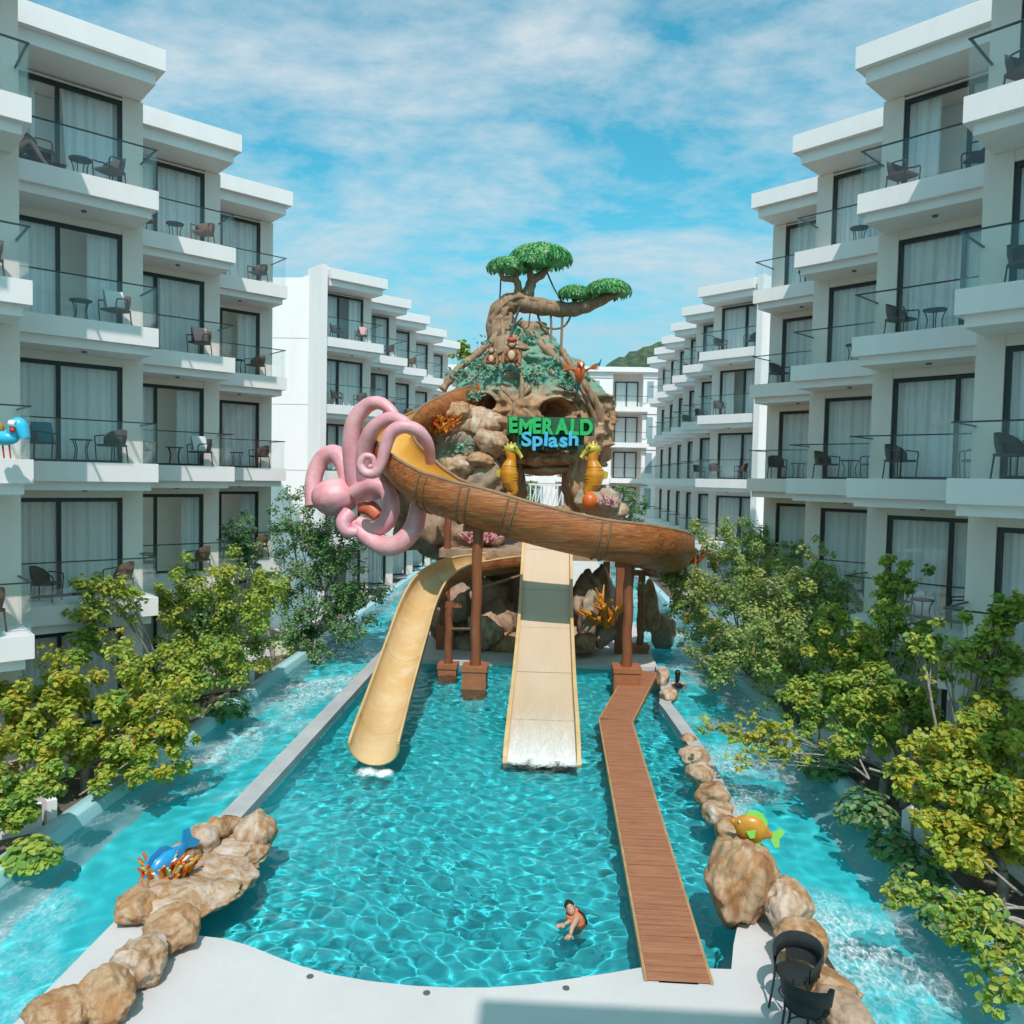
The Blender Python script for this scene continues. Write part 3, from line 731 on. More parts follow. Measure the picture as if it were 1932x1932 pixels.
# ------------------------------------------------------------------ water slides
def sweep(path, prof, closed=False):
    """sweep a (side, up) profile along a path with vertical-ish up"""
    m_v = []
    for i, p in enumerate(path):
        t = (path[min(i + 1, len(path) - 1)] - path[max(i - 1, 0)]).normalized()
        s = t.cross(Vector((0, 0, 1))).normalized(); u = s.cross(t)
        pr = prof(i / (len(path) - 1)) if callable(prof) else prof
        for (a, b) in pr: m_v.append(p + s * a + u * b)
    n = len(pr); f = []
    for i in range(len(path) - 1):
        for k in range(n if closed else n - 1):
            f.append((i * n + k, i * n + (k + 1) % n, (i + 1) * n + (k + 1) % n, (i + 1) * n + k))
    return m_v, f
def arc(r, A0, A1, n=18, bank=0): return [(r * math.sin(a), -r * math.cos(a)) for a in [A0 + (A1 - A0) * i / n for i in range(n + 1)]]
def flume(root, path, r, A, inner, outer, rimmat, th=.07, bank=lambda t: (0, 0), rs=lambda t: 1.0):
    def pin(t): b0, b1 = bank(t); return arc(r * rs(t), -A + b0, A + b1)
    def pout(t): b0, b1 = bank(t); return arc(r * rs(t) + th, -A + b0, A + b1)
    v, f = sweep(path, pin); MB().add(v, f, True).build('inner_lining', inner, root)
    v, f = sweep(path, pout); MB().add(v, f, True).build('outer_shell', outer, root)
    for s in (-1, 1):
        pts = []
        for i, p in enumerate(path):
            t = (path[min(i + 1, len(path) - 1)] - path[max(i - 1, 0)]).normalized(); sd = t.cross(Vector((0, 0, 1))).normalized(); u = sd.cross(t)
            b0, b1 = bank(i / (len(path) - 1)); a = (-A + b0) if s < 0 else (A + b1)
            pts.append(p + (sd * math.sin(a) - u * math.cos(a)) * (r * rs(i / (len(path) - 1)) + th / 2))
        MB().tube(pts, th * .75, 8).build('rim', rimmat, root)
    # end lips
    for i in (0, len(path) - 1):
        p = path[i]; q = path[i + 1] if i == 0 else path[i - 1]
        t = (q - p).normalized(); sd = t.cross(Vector((0, 0, 1))).normalized(); u = sd.cross(t)
        b0, b1 = bank(0 if i == 0 else 1)
        sg = 1 if i == 0 else -1
        MB().tube([p + (sd * sg * math.sin(a) - u * math.cos(a)) * (r * rs(0 if i == 0 else 1) + th / 2) for a in [(-A + b0) + (2 * A + b1 - b0) * k / 20 for k in range(21)]], th * .7, 8).build('end_lip', rimmat, root)
def bands(root, path, r, A, idx, mat='rim_dark', w=.05):
    for i in idx:
        p = path[i]; t = (path[i + 1] - path[i - 1]).normalized(); sd = t.cross(Vector((0, 0, 1))).normalized(); u = sd.cross(t)
        for o in (-.13, .13):
            MB().tube([p + t * o + (sd * math.sin(a) - u * math.cos(a)) * r for a in [-A + 2 * A * k / 20 for k in range(21)]], w, 6).build('band', mat, root)

# big brown flume
FP = catmull([at(905, 735, 33.2), at(862, 750, 31.9), at(815, 768, 30.9), at(768, 792, 29.6), at(742, 815, 28.2), at(745, 842, 26.8), at(772, 872, 25.6), at(815, 905, 24.9), at(865, 925, 24.55), at(920, 941, 24.4), at(1017, 970, 24.4), at(1113, 993, 24.5), at(1180, 1004, 24.7), at(1222, 1014, 25.3), at(1248, 1022, 26.4), at(1258, 1030, 27.8), at(1250, 1040, 29.4)], 8)
fl = empty('tube_flume', at(895, 1290, 24.3), 'big brown wood-look flume curving across the front of the rock mountain', 'water slide')
fl.location.z = 0
flume(fl, FP, .89, R(106), 'slide_yellow', 'slide_wood', 'rim_dark', .08, rs=lambda t: .66 + .34 * min(1, max(0, (t - .22) / .22)), bank=lambda t: ((lambda d: (d, d))(-.35 if t < .17 else (-.35 + (t - .17) / .13 * .4 if t < .30 else .05))))
bands(fl, FP, .985, R(104), (58, 68, 76, 90), 'rope', .035)
# straight wide slide
MPth = catmull([ground(1021, 1458, -.45), ground(1022, 1430, -.11), at(1024, 1370, 19.6), at(1026, 1300, 21.8), at(1028, 1210, 24.6), at(1029, 1160, 26.0), at(1031, 1090, 27.4), at(1033, 1030, 28.6), at(1033, 1012, 29.6)], 6)
for p in MPth: p.x = -.02 + (p.x + .02) * .25
ms = empty('wide_slide', (0, 22, 0), 'straight wide sand-coloured slide running down into the middle of the pool', 'water slide')
W2 = .82
v, f = sweep(MPth, [(-W2, .24), (-W2, .02), (-W2 + .03, 0), (W2 - .03, 0), (W2, .02), (W2, .24)]); receiver(MB().add(v, f).build('bed', 'slide_sand', ms))
v, f = sweep(MPth, [(-W2 - .07, .24), (-W2 - .07, -.14), (W2 + .07, -.14), (W2 + .07, .24)]); receiver(MB().add(v, f).build('underside', 'slide_wood', ms))
for s in (-1, 1):
    v, f = sweep(MPth, [(s * (W2 - .012), .235), (s * (W2 - .012), .275), (s * (W2 + .085), .275), (s * (W2 + .085), .235)], True); receiver(MB().add(v, f).build('rim', 'rim', ms))
    for i in (12, 24, 34):
        p = MPth[i]
        if p.z > .8: MB().tube([(p.x + s * .6, p.y, -1.2), (p.x + s * .6, p.y, p.z - .2)], .08, 10).build('leg', 'pillar', ms)
v, f = sweep(MPth[5:17], [(-W2 + .02, .012), (W2 - .02, .012)]); receiver(MB().add(v, f, True).build('water_film', 'water_film', ms))
for i in (13, 20, 27, 34, 41):
    v, f = sweep([MPth[i], MPth[i] + (MPth[i + 1] - MPth[i]) * .05], [(-W2 + .01, .003), (W2 - .01, .003)]); MB().add(v, f).build('seam', 'rim_dark', ms)
# curving yellow slide
LPth = catmull([ground(705, 1406, .40), at(715, 1372, 17.9), at(736, 1305, 19.8), at(768, 1205, 22.4), at(790, 1140, 24.4), at(816, 1096, 25.9), at(858, 1070, 27.2), at(912, 1058, 28.2), at(965, 1051, 29.0), at(1010, 1048, 29.6)], 7)
ls = empty('curved_slide', (-3.7, 20, 0), 'yellow half-pipe slide curving down to the left side of the pool', 'water slide')
flume(ls, LPth, .53, R(98), 'slide_cream', 'slide_wood', 'rim', .05, bank=lambda t: (-.25 * max(0, math.sin(math.pi * min(1, max(0, (t - .35) / .6)))), 0))
for i in (10, 20, 30, 40, 48):
    p = LPth[i]; t_ = (LPth[i + 1] - LPth[i - 1]).normalized(); sd = t_.cross(Vector((0, 0, 1))).normalized(); u_ = sd.cross(t_)
    MB().tube([p + (sd * math.sin(a) - u_ * math.cos(a)) * .524 for a in [R(-92 + 184 * k / 16) for k in range(17)]], .008, 5).build('seam', 'rim', ls)
# timber posts carrying the flumes
def post(u, Y, z0, z1, label, plinth=True, r=.16, w=.37):
    q = at(u, 1290, Y); t = empty('support_post', (q.x, q.y, 0), label, 'post', 'timber posts under the flumes')
    zb = z0
    if plinth:
        m = MB().box(q.x - w, q.x + w, q.y - w, q.y + w, -1.2, z0); m.box(q.x - w - .03, q.x + w + .03, q.y - w - .03, q.y + w + .03, z0 - .12, z0 + .02)
        receiver(m.build('plinth', 'plinth', t)); zb = z0 + .021
    pts = [(q.x + .02 * math.sin(k * 1.7), q.y + .02 * math.cos(k * 2.1), zb + (z1 - zb) * k / 9) for k in range(10)]
    MB().tube(pts, [r * (1.12 if k in (0, 9) else 1) for k in range(10)], 12).build('shaft', 'pillar', t)
    MB().beam((q.x - .45, q.y, z1 - .1), (q.x + .45, q.y, z1 - .1), .22, .2).build('crossbeam', 'pillar', t)
    return t
post(896, 24.4, .55, 4.95, 'brown timber post on a square plinth left of the wide slide')
post(1181, 24.9, .55, 3.9, 'brown timber post on a square plinth right of the wide slide', w=.42)
post(840, 29.2, .9, 5.4, 'slimmer brown post behind the curve of the yellow slide', r=.13, w=.33)
post(845, 26.0, .2, 2.3, 'short brown post under the bend of the yellow slide', r=.13, w=.3)
post(1205, 29.5, .3, 3.1, 'rear brown post behind the right end of the brown flume', r=.13, w=.3)
# thin braces
bt = empty('brace_pole', at(860, 1180, 27.5), 'slender wooden pole bracing the post behind the yellow slide', 'pole')
MB().tube([at(846, 1187, 26.2), at(895, 1187, 24.6)], .05, 8).build('shaft', 'rope', bt)
bt = empty('brace_pole', at(930, 1110, 27.5), 'slanting wooden pole between the left post and the wide slide', 'pole')
MB().tube([at(898, 1112, 25.0), at(985, 1085, 28.2)], .05, 8).build('shaft', 'rope', bt)
# start platform
pl = empty('start_platform', (-.3, 31.5, 0), 'raised wooden start platform behind the top of the slides', 'platform')
MB().box(-4.0, 2.9, 28.9, 36.5, 3.45, 3.75).build('floor', 'rock_dark', pl)
for (x, y) in ((-3.8, 29.2), (2.7, 29.2), (-3.8, 36), (2.7, 36)): MB().box(x - .15, x + .15, y - .15, y + .15, .02, 3.45).build('leg', 'pillar', pl)
# ------------------------------------------------------------------ rock mountain
MC = Vector((-1.05, 34.4, 0))
mt = empty('rock_mountain', (MC.x, MC.y, 0), 'brown sculpted rock mountain with caves and mossy top behind the slides', 'rock mountain')
def dome():
    nz, na = 130, 220
    prof = [(7.0, 3.35), (7.6, 3.45), (8.6, 3.55), (9.4, 3.45), (9.9, 3.25), (10.4, 2.95), (11.0, 2.45), (11.6, 1.85), (12.2, 1.25), (12.7, .92), (13.1, .78)]
    def rad(z):
        for (a, ra), (b, rb) in zip(prof[:-1], prof[1:]):
            if z <= b: return ra + (rb - ra) * (z - a) / (b - a)
        return prof[-1][1]
    v = []; f = []
    caves = [(R(-90 - 31), 9.35, R(12), .45, 1.4), (R(-90 + 23), 9.15, R(14), .45, 1.5)]   # angle, z, half angle, half height, depth
    for j in range(nz + 1):
        z = 7.0 + 6.1 * j / nz
        for i in range(na):
            a = 2 * math.pi * i / na
            r = rad(z)
            d = Vector((math.cos(a), math.sin(a), 0))
            p = Vector((d.x * r, d.y * r, z))
            r += (.34 * noise.fractal(p * .55 + Vector((3, 1, 7)), 1, 2, 4) + .32 * (noise.ridged_multi_fractal(p * 1.0, 1.0, 2.1, 4, 1.0, 2.0) - 1.0)) * min(1, r / 2)
            lump = noise.voronoi(Vector((p.x * .55, p.y * .55, p.z * .42)))[0][0]
            r += (.26 - .42 * lump) * min(1, r / 2.2)
            vd = noise.voronoi(Vector((p.x * .95, p.y * .95, p.z * .7)) + Vector((.3 * noise.noise(p * 1.5), 0, .3 * noise.noise(p * 1.3))))[0]; ck = vd[1] - vd[0]
            if ck < .16: r -= .17 * (1 - ck / .16)
            r += .07 * noise.fractal(p * 2.6, 1, 2, 3)
            root = abs(math.sin(a * 6.5 + .9 * noise.noise(Vector((a * 2, z * .5, 4))) + .35 * (z - 8)))
            r += .24 * (root ** .5 - .6) * min(1, r / 2)
            if 9.75 < z < 10.1: r += .22 * (1 - abs(z - 9.92) / .18) * (0.5 + noise.noise(Vector((a * 3, 2, 1))))
            for (ca, cz, ha, hz, dep) in caves:
                da = (a - ca + math.pi) % (2 * math.pi) - math.pi
                q = (da / ha) ** 2 + ((z - cz) / hz) ** 2 + .25 * noise.noise(Vector((a * 5, z * 2, 9)))
                if q < 1.0: r -= dep * min(1, (1 - q) * 3.2)
                elif q < 1.7: r += .2 * (1 - abs(q - 1.2) / .5) if abs(q - 1.2) < .5 else 0
            v.append((MC.x + d.x * r, MC.y + d.y * r * .92, z))
    for j in range(nz):
        for i in range(na): f.append((j * na + i, j * na + (i + 1) % na, (j + 1) * na + (i + 1) % na, (j + 1) * na + i))
    f.append(tuple(range(na))[::-1]); f.append(tuple(nz * na + i for i in range(na)))
    MB().add(v, f, True).build('summit', 'mountain', mt)
dome()
def rockpiece(u, v, Y, w, h, dep, seed, mat, name='boulder', sub=4, rough=.13, chisel=10):
    p = at(u, v, Y); k = Y / 1490.0
    o = place(name, boulder_mesh(name, (w * k / 2, dep / 2, h * k / 2), seed, sub, chisel, rough), mat, mt)
    o.location = p - mt.location
    o.rotation_euler = (0, 0, random.Random(seed).uniform(-.3, .3))
    return o
RP = [  # the lower rock mass, left flank, gate pillars
    (880, 860, 32.6, 190, 150, 4.2, 1, 'rock_grey'), (835, 815, 32.2, 130, 90, 3.0, 2, 'rock'), (900, 800, 32.0, 120, 70, 2.6, 3, 'rock_pale'),
    (790, 870, 32.0, 110, 110, 3.0, 4, 'rock_grey'), (905, 905, 31.8, 120, 120, 3.0, 5, 'rock_grey'), (840, 930, 32.4, 180, 150, 3.4, 6, 'rock_dark'),
    (960, 900, 32.6, 70, 190, 2.4, 7, 'rock'), (1090, 900, 32.8, 60, 190, 2.4, 8, 'rock'), (1105, 810, 33.0, 70, 130, 2.8, 9, 'rock'),
    (1035, 866, 32.2, 130, 34, 2.2, 10, 'rock'), (1035, 885, 32.4, 120, 26, 2.2, 11, 'rock_dark'), (1125, 945, 30.8, 95, 60, 1.9, 12, 'rock_grey'),
    (1060, 985, 31.0, 60, 60, 1.6, 13, 'rock'), (1150, 965, 31.4, 70, 50, 1.6, 14, 'rock_pale'), (920, 965, 31.4, 120, 70, 2.2, 15, 'rock_grey'),
    (870, 1010, 31.4, 170, 110, 2.6, 16, 'rock_dark'), (800, 990, 31.0, 110, 130, 2.6, 17, 'rock_dark'), (780, 950, 30.6, 70, 90, 2.0, 27, 'rock_dark'),
    (900, 1130, 30.6, 130, 110, 2.2, 18, 'rock_grey'), (850, 1175, 30.4, 90, 80, 1.8, 19, 'rock'), (945, 1170, 30.2, 90, 110, 1.8, 20, 'rock_dark'),
    (950, 1215, 29.4, 110, 54, 1.4, 21, 'rock'), (880, 1215, 29.6, 80, 50, 1.4, 22, 'rock_grey'), (1105, 1150, 30.4, 70, 150, 1.8, 23, 'rock_dark'),
    (1085, 1205, 29.4, 60, 50, 1.2, 24, 'rock_grey'), (1130, 1120, 31.4, 60, 120, 1.8, 25, 'rock_grey'), (990, 1120, 31.6, 150, 170, 2.0, 26, 'rock_dark'),
    (1255, 1060, 29.4, 90, 60, 1.6, 28, 'rock_grey'), (860, 1095, 31.6, 120, 90, 1.6, 29, 'rock_dark'), (1250, 1190, 31.0, 46, 80, 1.0, 30, 'rock_grey'),
    (740, 905, 30.6, 60, 80, 1.6, 31, 'rock_dark'), (1112, 1170, 28.9, 44, 110, 1.0, 33, 'rock_grey'), (1098, 1215, 28.4, 50, 40, 1.0, 34, 'rock'), (1140, 1195, 29.2, 50, 60, 1.0, 35, 'rock_grey'), (915, 1190, 28.9, 70, 70, 1.2, 36, 'rock_pale'), (865, 1140, 29.6, 60, 80, 1.2, 37, 'rock_grey'), (1225, 1150, 30.4, 40, 110, 1.0, 38, 'rock'), (860, 780, 31.2, 70, 50, 1.4, 39, 'rock'), (925, 835, 30.9, 70, 60, 1.4, 40, 'rock_pale'), (860, 885, 30.9, 90, 50, 1.6, 41, 'rock_pale'), (905, 870, 30.7, 60, 40, 1.2, 42, 'rock'), (800, 840, 31.2, 60, 60, 1.6, 32, 'rock')]
for r_ in RP: rockpiece(*r_)
# knobbly roots running down the summit
def surf(u, v, Y): return at(u, v, Y)
for i, (pts, r0) in enumerate((([(955, 600, 33.9), (930, 640, 33.2), (895, 672, 32.4), (862, 700, 31.9), (835, 735, 31.6)], .16), ([(985, 610, 33.9), (1010, 640, 33.2), (1045, 672, 32.6), (1085, 705, 32.2), (1120, 755, 32.2), (1138, 820, 32.6)], .17),
        ([(1075, 700, 32.1), (1100, 740, 31.9), (1125, 800, 32.2), (1130, 850, 32.5)], .10), ([(1060, 660, 32.6), (1078, 690, 32.2), (1100, 715, 32.1)], .13), ([(960, 640, 33.2), (985, 720, 31.4), (975, 790, 31.1)], .10), ([(1000, 730, 31.4), (965, 775, 31.1), (950, 830, 31.1)], .11), ([(945, 730, 31.4), (985, 770, 31.1), (1010, 790, 31.0)], .09))):
    path = catmull([at(*q) for q in pts], 6)
    MB().tube(path, [r0 * (1 + .18 * math.sin(k * 1.9)) for k in range(len(path))], 8).build('root', 'bark_theme', mt)
# leafy tufts of moss on the summit
def tufts(name, items, mat, parent, n=46, size=.16, seed=0):
    rg = random.Random(seed); m = MB()
    for (c, rx, rz) in items:
        for _ in range(n):
            p = Vector(c) + Vector((rg.gauss(0, rx * .55), rg.uniform(-.15, .1), rg.gauss(0, rz * .55)))
            q = Vector((rg.uniform(-1, 1), rg.uniform(-1, .2), rg.uniform(-.6, .8))).normalized(); a = q.cross(Vector((rg.uniform(-1, 1), .3, 1))).normalized() * size * rg.uniform(.5, 1); b = q.cross(a).normalized() * size * rg.uniform(.3, .6)
            m.add([p - a, p + b, p + a * 1.2, p - b], [(0, 1, 2, 3)])
    o = m.build(name, mat, parent); o['kind'] = 'stuff'; return o
tufts('moss', [(at(920, 655, 32.9), .5, .5), (at(900, 690, 32.0), .7, .25), (at(870, 708, 31.7), .6, .2), (at(945, 700, 31.8), .7, .2), (at(1000, 640, 33.0), .5, .3), (at(1040, 690, 32.0), .6, .3), (at(1005, 705, 31.6), .6, .25), (at(1070, 720, 31.7), .5, .25), (at(880, 845, 30.9), .8, .25), (at(840, 870, 31.0), .5, .3), (at(975, 625, 33.2), .3, .3), (at(890, 745, 31.5), .4, .2)], 'moss', mt, 80, .12, 3)

# sculpted pine on the summit
pt = empty('sculpted_tree', at(955, 640, 34.0), 'sculpted cloud-pruned tree leaning right from the top of the rock mountain', 'tree sculpture')
def limb(name, pts, rad, Yd=None, n=10, par=pt, mat='bark_theme'):
    path = catmull([at(*q) for q in pts], 7); rr = lerp_list(rad, len(path))
    rr = [r * (1 + .07 * math.sin(i * 1.3)) for i, r in enumerate(rr)]
    return MB().tube(path, rr, n).build(name, mat, par)
limb('trunk', [(968, 690, 33.2), (956, 650, 33.8), (945, 612, 34.0), (948, 585, 34.0), (972, 570, 34.0), (1000, 572, 34.0)], [1.1, .8, .58, .50, .45, .36])
for k in range(9):
    a0 = k * .7; tp = [(968, 690, 33.2, 1.08), (956, 650, 33.8, .80), (945, 612, 34.0, .58), (948, 585, 34.0, .50), (972, 570, 34.0, .45), (1000, 572, 34.0, .36), (1040, 581, 33.8, .33)]
    pts_ = [at(u_, v_, y_) + Vector((math.cos(a0 + i * .35) * r_ * .9, math.sin(a0 + i * .35) * r_ * .9, .12 * math.sin(a0 * 3 + i) if i > 3 else 0)) for i, (u_, v_, y_, r_) in enumerate(tp)]
    pp = catmull(pts_, 6); MB().tube(pp, [(.13 - .0016 * j) * (1 + .25 * math.sin(j * .9 + k)) for j in range(len(pp))], 7).build('bark_ridge', 'bark_theme', pt)
limb('branch', [(985, 572, 34.0), (1030, 580, 33.8), (1075, 584, 33.6), (1110, 577, 33.4), (1150, 560, 33.2), (1172, 552, 33.1)], [.40, .35, .31, .26, .18, .09])
limb('branch', [(990, 575, 34.0), (998, 548, 34.0), (1006, 528, 34.1), (1022, 518, 34.2), (1036, 500, 34.3)], [.32, .25, .2, .17, .12])
limb('branch', [(1002, 536, 34.0), (1000, 515, 33.9), (995, 495, 33.9)], [.18, .14, .1])
limb('branch', [(975, 572, 34.0), (978, 545, 33.9), (972, 528, 33.8), (950, 525, 33.7), (945, 510, 33.6)], [.22, .17, .14, .12, .1])
limb('branch', [(974, 530, 33.8), (974, 512, 33.8), (965, 500, 33.8)], [.12, .1, .08])
for (u, v, Y, rx, rz, seed) in ((1020, 483, 34.2, 1.33, .66, 1), (958, 501, 33.7, .85, .42, 2), (1148, 545, 33.2, .92, .50, 3), (1084, 552, 33.4, .66, .36, 4), (1004, 492, 33.6, .8, .36, 5)):
    c = at(u, v, Y); rg = random.Random(seed)
    cr_ = MB().ell(c - Vector((0, 0, rz * .3)), (rx * .99, rx * .85, rz * 1.03), 26, 14, zcut=-rz * .12).build('foliage_pad', 'pad_core', pt)
    m = MB(); cols = []
    for k in range(int(560 * rx)):
        th = math.acos(rg.uniform(-.15, 1)); ph = rg.uniform(0, 6.283)
        nn = Vector((math.sin(th) * math.cos(ph), math.sin(th) * math.sin(ph), math.cos(th)))
        p = Vector((nn.x * rx, nn.y * rx * .86, nn.z * rz)) + c - Vector((0, 0, rz * .3))
        nrm = Vector((nn.x / rx, nn.y / rx, nn.z / rz)).normalized()
        dn = (Vector((0, 0, -1)) - nrm * nrm.dot(Vector((0, 0, -1))))
        if dn.length < .05: dn = Vector((nn.x, nn.y, 0)) + Vector((.01, 0, 0))
        dn.normalize(); sd = nrm.cross(dn)
        s = rg.uniform(.10, .16); tip = p + dn * s * 1.2 + nrm * .045
        m.add([p + sd * s * .5 + nrm * .03, tip, p - sd * s * .5 + nrm * .03, p - dn * s * .5 + nrm * .075], [(0, 3, 2, 1)])
        cc = rg.choice(((.05, .34, .10), (.10, .42, .12), (.24, .54, .16), (.40, .64, .28), (.50, .68, .40), (.03, .24, .08)))
        lift = .25 + .75 * max(0, nn.z); cols += [cc] * 4
    o = m.build('leaf_scales', 'leaf', pt); o['kind'] = 'stuff'
    at_ = o.data.color_attributes.new('leafcol', 'FLOAT_COLOR', 'POINT'); at_.data.foreach_set('color', [q for c_ in cols for q in (*c_, 1)])
# hanging vines and ropes
for pts, r0, mat in (([(1014, 592, 33.9), (1022, 612, 33.8), (1040, 620, 33.7), (1060, 618, 33.6), (1072, 606, 33.6), (1078, 590, 33.6)], .05, 'rope'), ([(1039, 588, 33.7), (1040, 625, 33.6), (1038, 662, 33.0)], .05, 'rope'), ([(1061, 588, 33.6), (1060, 625, 33.4), (1058, 668, 32.8)], .055, 'rope'),
        ([(945, 524, 33.7), (944, 545, 33.7), (943, 562, 33.7)], .035, 'vine'), ([(1032, 514, 34.1), (1046, 545, 33.8), (1062, 572, 33.5)], .035, 'vine'), ([(980, 580, 33.5), (972, 605, 33.3), (962, 640, 32.8), (950, 690, 31.9)], .05, 'vine'), ([(1000, 590, 33.8), (997, 620, 33.5)], .03, 'vine'), ([(925, 640, 33.2), (960, 622, 33.3), (985, 600, 33.6)], .045, 'vine')):
    MB().tube(catmull([at(*q) for q in pts], 6), r0, 6).build('hanging_vine', mat, pt)

# sign lettering
sg = empty('sign', at(1040, 850, 30.6), 'entrance sign reading EMERALD Splash in green and blue letters', 'sign')
def letters(text, u0, u1, vbase, Y, hpx, mat, bold=.02, wob=0.0, seed=1):
    rg = random.Random(seed); k = Y / 1490.0; H = hpx * k
    items = []
    for ch in text:
        cu = bpy.data.curves.new('t', 'FONT'); cu.body = ch; cu.size = 1.0; cu.extrude = .09; cu.offset = bold; cu.bevel_depth = .012
        ob = bpy.data.objects.new('t', cu); COL.objects.link(ob)
        bpy.context.view_layer.update()
        me = bpy.data.meshes.new_from_object(ob.evaluated_get(bpy.context.evaluated_depsgraph_get()))
        bpy.data.objects.remove(ob); bpy.data.curves.remove(cu)
        xs = [q.co.x for q in me.vertices]; items.append((me, min(xs), max(xs)))
    tot = sum(b - a for _, a, b in items) + .05 * (len(items) - 1)
    p0 = at(u0, vbase, Y); p1 = at(u1, vbase, Y); sx = (p1.x - p0.x) / tot; sz = H / .72
    x = 0
    for i, (me, a, b) in enumerate(items):
        o = place('letter', me, mat, sg)
        o.matrix_local = Matrix.Translation(p0 + Vector((x * sx, 0, rg.uniform(-wob, wob))) - sg.location) @ Matrix.Rotation(R(90), 4, 'X') @ Matrix.Rotation(rg.uniform(-.06, .06), 4, 'Z') @ Matrix.Diagonal((sx, sz, 1, 1)) @ Matrix.Translation((-a, 0, 0))
        x += b - a + .05
letters('EMERALD', 961, 1118, 817, 30.55, 28, 'sign_green', .035, .03, 2)
letters('Splash', 984, 1091, 840, 30.5, 26, 'sign_blue', .022, .04, 3)
for (u0, u1, v0, v1) in ((957, 1122, 789, 820), (972, 1102, 821, 848)):
    a = at(u0, v1, 30.85); b = at(u1, v0, 30.85); MB().box(a.x, b.x, 30.7, 30.95, a.z, b.z).build('board', 'sign_board', sg)

# seahorses beside the gate
def seahorse(u, face, label, Y=30.3, hpx=95, vtop=838):
    p = at(u, vtop + hpx, Y); t = empty('seahorse', p, label, 'seahorse sculpture', 'golden seahorses beside the gate')
    k = hpx * Y / 1490.0 / 1.0
    def q(x, z): return p + Vector((x * face * k, 0, z * k))
    body = catmull([q(-.06, .88), q(-.01, .78), q(.0, .68), q(-.03, .55), q(-.04, .42), q(-.02, .28), q(.03, .16), q(.07, .07), q(.03, .0), q(-.04, .03), q(-.03, .08)], 5)
    MB().tube(body, [q_ * k for q_ in lerp_list([.10, .10, .10, .15, .18, .165, .12, .085, .06, .045, .02], len(body))], 14).build('body', 'gold', t)
    h = MB().ell(q(0.0, .90), (.15 * k, .12 * k, .105 * k), 14, 10)
    h.tube([q(.08, .88), q(.16, .82), q(.20, .75), q(.215, .735)], [.075 * k, .045 * k, .04 * k, .055 * k], 10).build('head', 'gold_green', t)
    c = MB()
    for i in range(5):
        a = R(60 + i * 32); c.tube([q(.1 * math.cos(a), .9 + .09 * math.sin(a)), q(.17 * math.cos(a), .9 + .15 * math.sin(a))], [.035 * k, .006 * k], 6)
    c.build('crest', 'gold_green', t)
    for s in (-1, 1): MB().ell(q(.07, .92) + Vector((0, s * .105 * k, 0)), (.022 * k, .015 * k, .022 * k), 8, 6).build('eye', 'black_paint', t)
    fin = [q(-.18, .52), q(-.30, .47), q(-.29, .36), q(-.19, .33)]
    MB().add([a + Vector((0, .015, 0)) for a in fin] + [a - Vector((0, .015, 0)) for a in fin], [(0, 1, 2, 3), (7, 6, 5, 4), (0, 4, 5, 1), (1, 5, 6, 2), (2, 6, 7, 3)]).build('fin', 'gold_green', t)
    m = MB()
    for i in range(7):
        z = .24 + i * .055; m.tube([q(.0 + .02 * math.sin(i), z) + Vector((math.cos(a) * .165 * k * (1 - .1 * abs(i - 3) / 3), math.sin(a) * .165 * k * (1 - .1 * abs(i - 3) / 3), 0)) - Vector((.03 * face * k, 0, 0)) for a in [math.pi * 2 * j / 12 for j in range(13)]], .010 * k, 5)
    m.build('rings', 'gold', t)
    return t
seahorse(963, 1, 'golden seahorse sculpture left of the gate, snout pointing right')
s2 = seahorse(1116, -1, 'golden seahorse sculpture right of the gate, with a red ball at its tail', hpx=100)
MB().ell(at(1113, 945, 30.0), (.30, .28, .32), 14, 10).build('red_ball', 'orange_red', s2)

# parrot with spread wings
pr = empty('parrot', at(1092, 716, 31.4), 'orange parrot sculpture with spread wings on the right shoulder of the mountain', 'parrot sculpture')
c = at(1094, 706, 31.2)
MB().ell(c, (.2, .2, .34), 12, 10, rot=Matrix.Rotation(R(20), 3, 'X')).build('body', 'orange_red', pr)
m = MB().ell(c + Vector((.03, -.12, .36)), (.16, .17, .16), 12, 8); m.build('head', 'orange_red', pr)
MB().tube([c + Vector((.04, -.26, .36)), c + Vector((.05, -.36, .32)), c + Vector((.05, -.37, .23))], [.06, .045, .01], 8).build('beak', 'white_paint', pr)
MB().tube([c + Vector((0, .1, -.25)), c + Vector((-.1, .3, -.75))], [.1, .04], 8, flat=.4).build('tail', 'teal_paint', pr)
def wing_(sx, tip, mid, mat1):
    w = MB()
    for i, (mm_, z) in enumerate(((0, 0), (1, 0))):
        pass
    a = c + Vector((sx * .12, 0, .15)); feathers = 7
    for i in range(feathers):
        t_ = i / (feathers - 1); e = a + (mid - a) * (1 - t_) * .75 + (tip - a) * (.35 + .65 * t_)
        yield a + (mid - a) * .25 * t_, e, t_
for sx, tipv, midv in ((-1, (1058, 684), (1066, 706)), (1, (1132, 684), (1124, 704))):
    tip = at(*tipv, 31.0); mid = at(*midv, 31.1); W_ = None
    for i, (p0, p1, t_) in enumerate(wing_(sx, tip, mid, None)):
        o = MB().tube([p0, (p0 + p1) / 2 + Vector((0, -.05, .05)), p1], [.07, .085, .02], 8, flat=.35).build('wing_feather', 'coral_orange' if i % 2 else 'orange_red', pr)
    MB().tube([tip * .7 + mid * .3, tip + (tip - mid) * .35], [.08, .02], 8, flat=.4).build('wing_tip', 'teal_paint', pr)

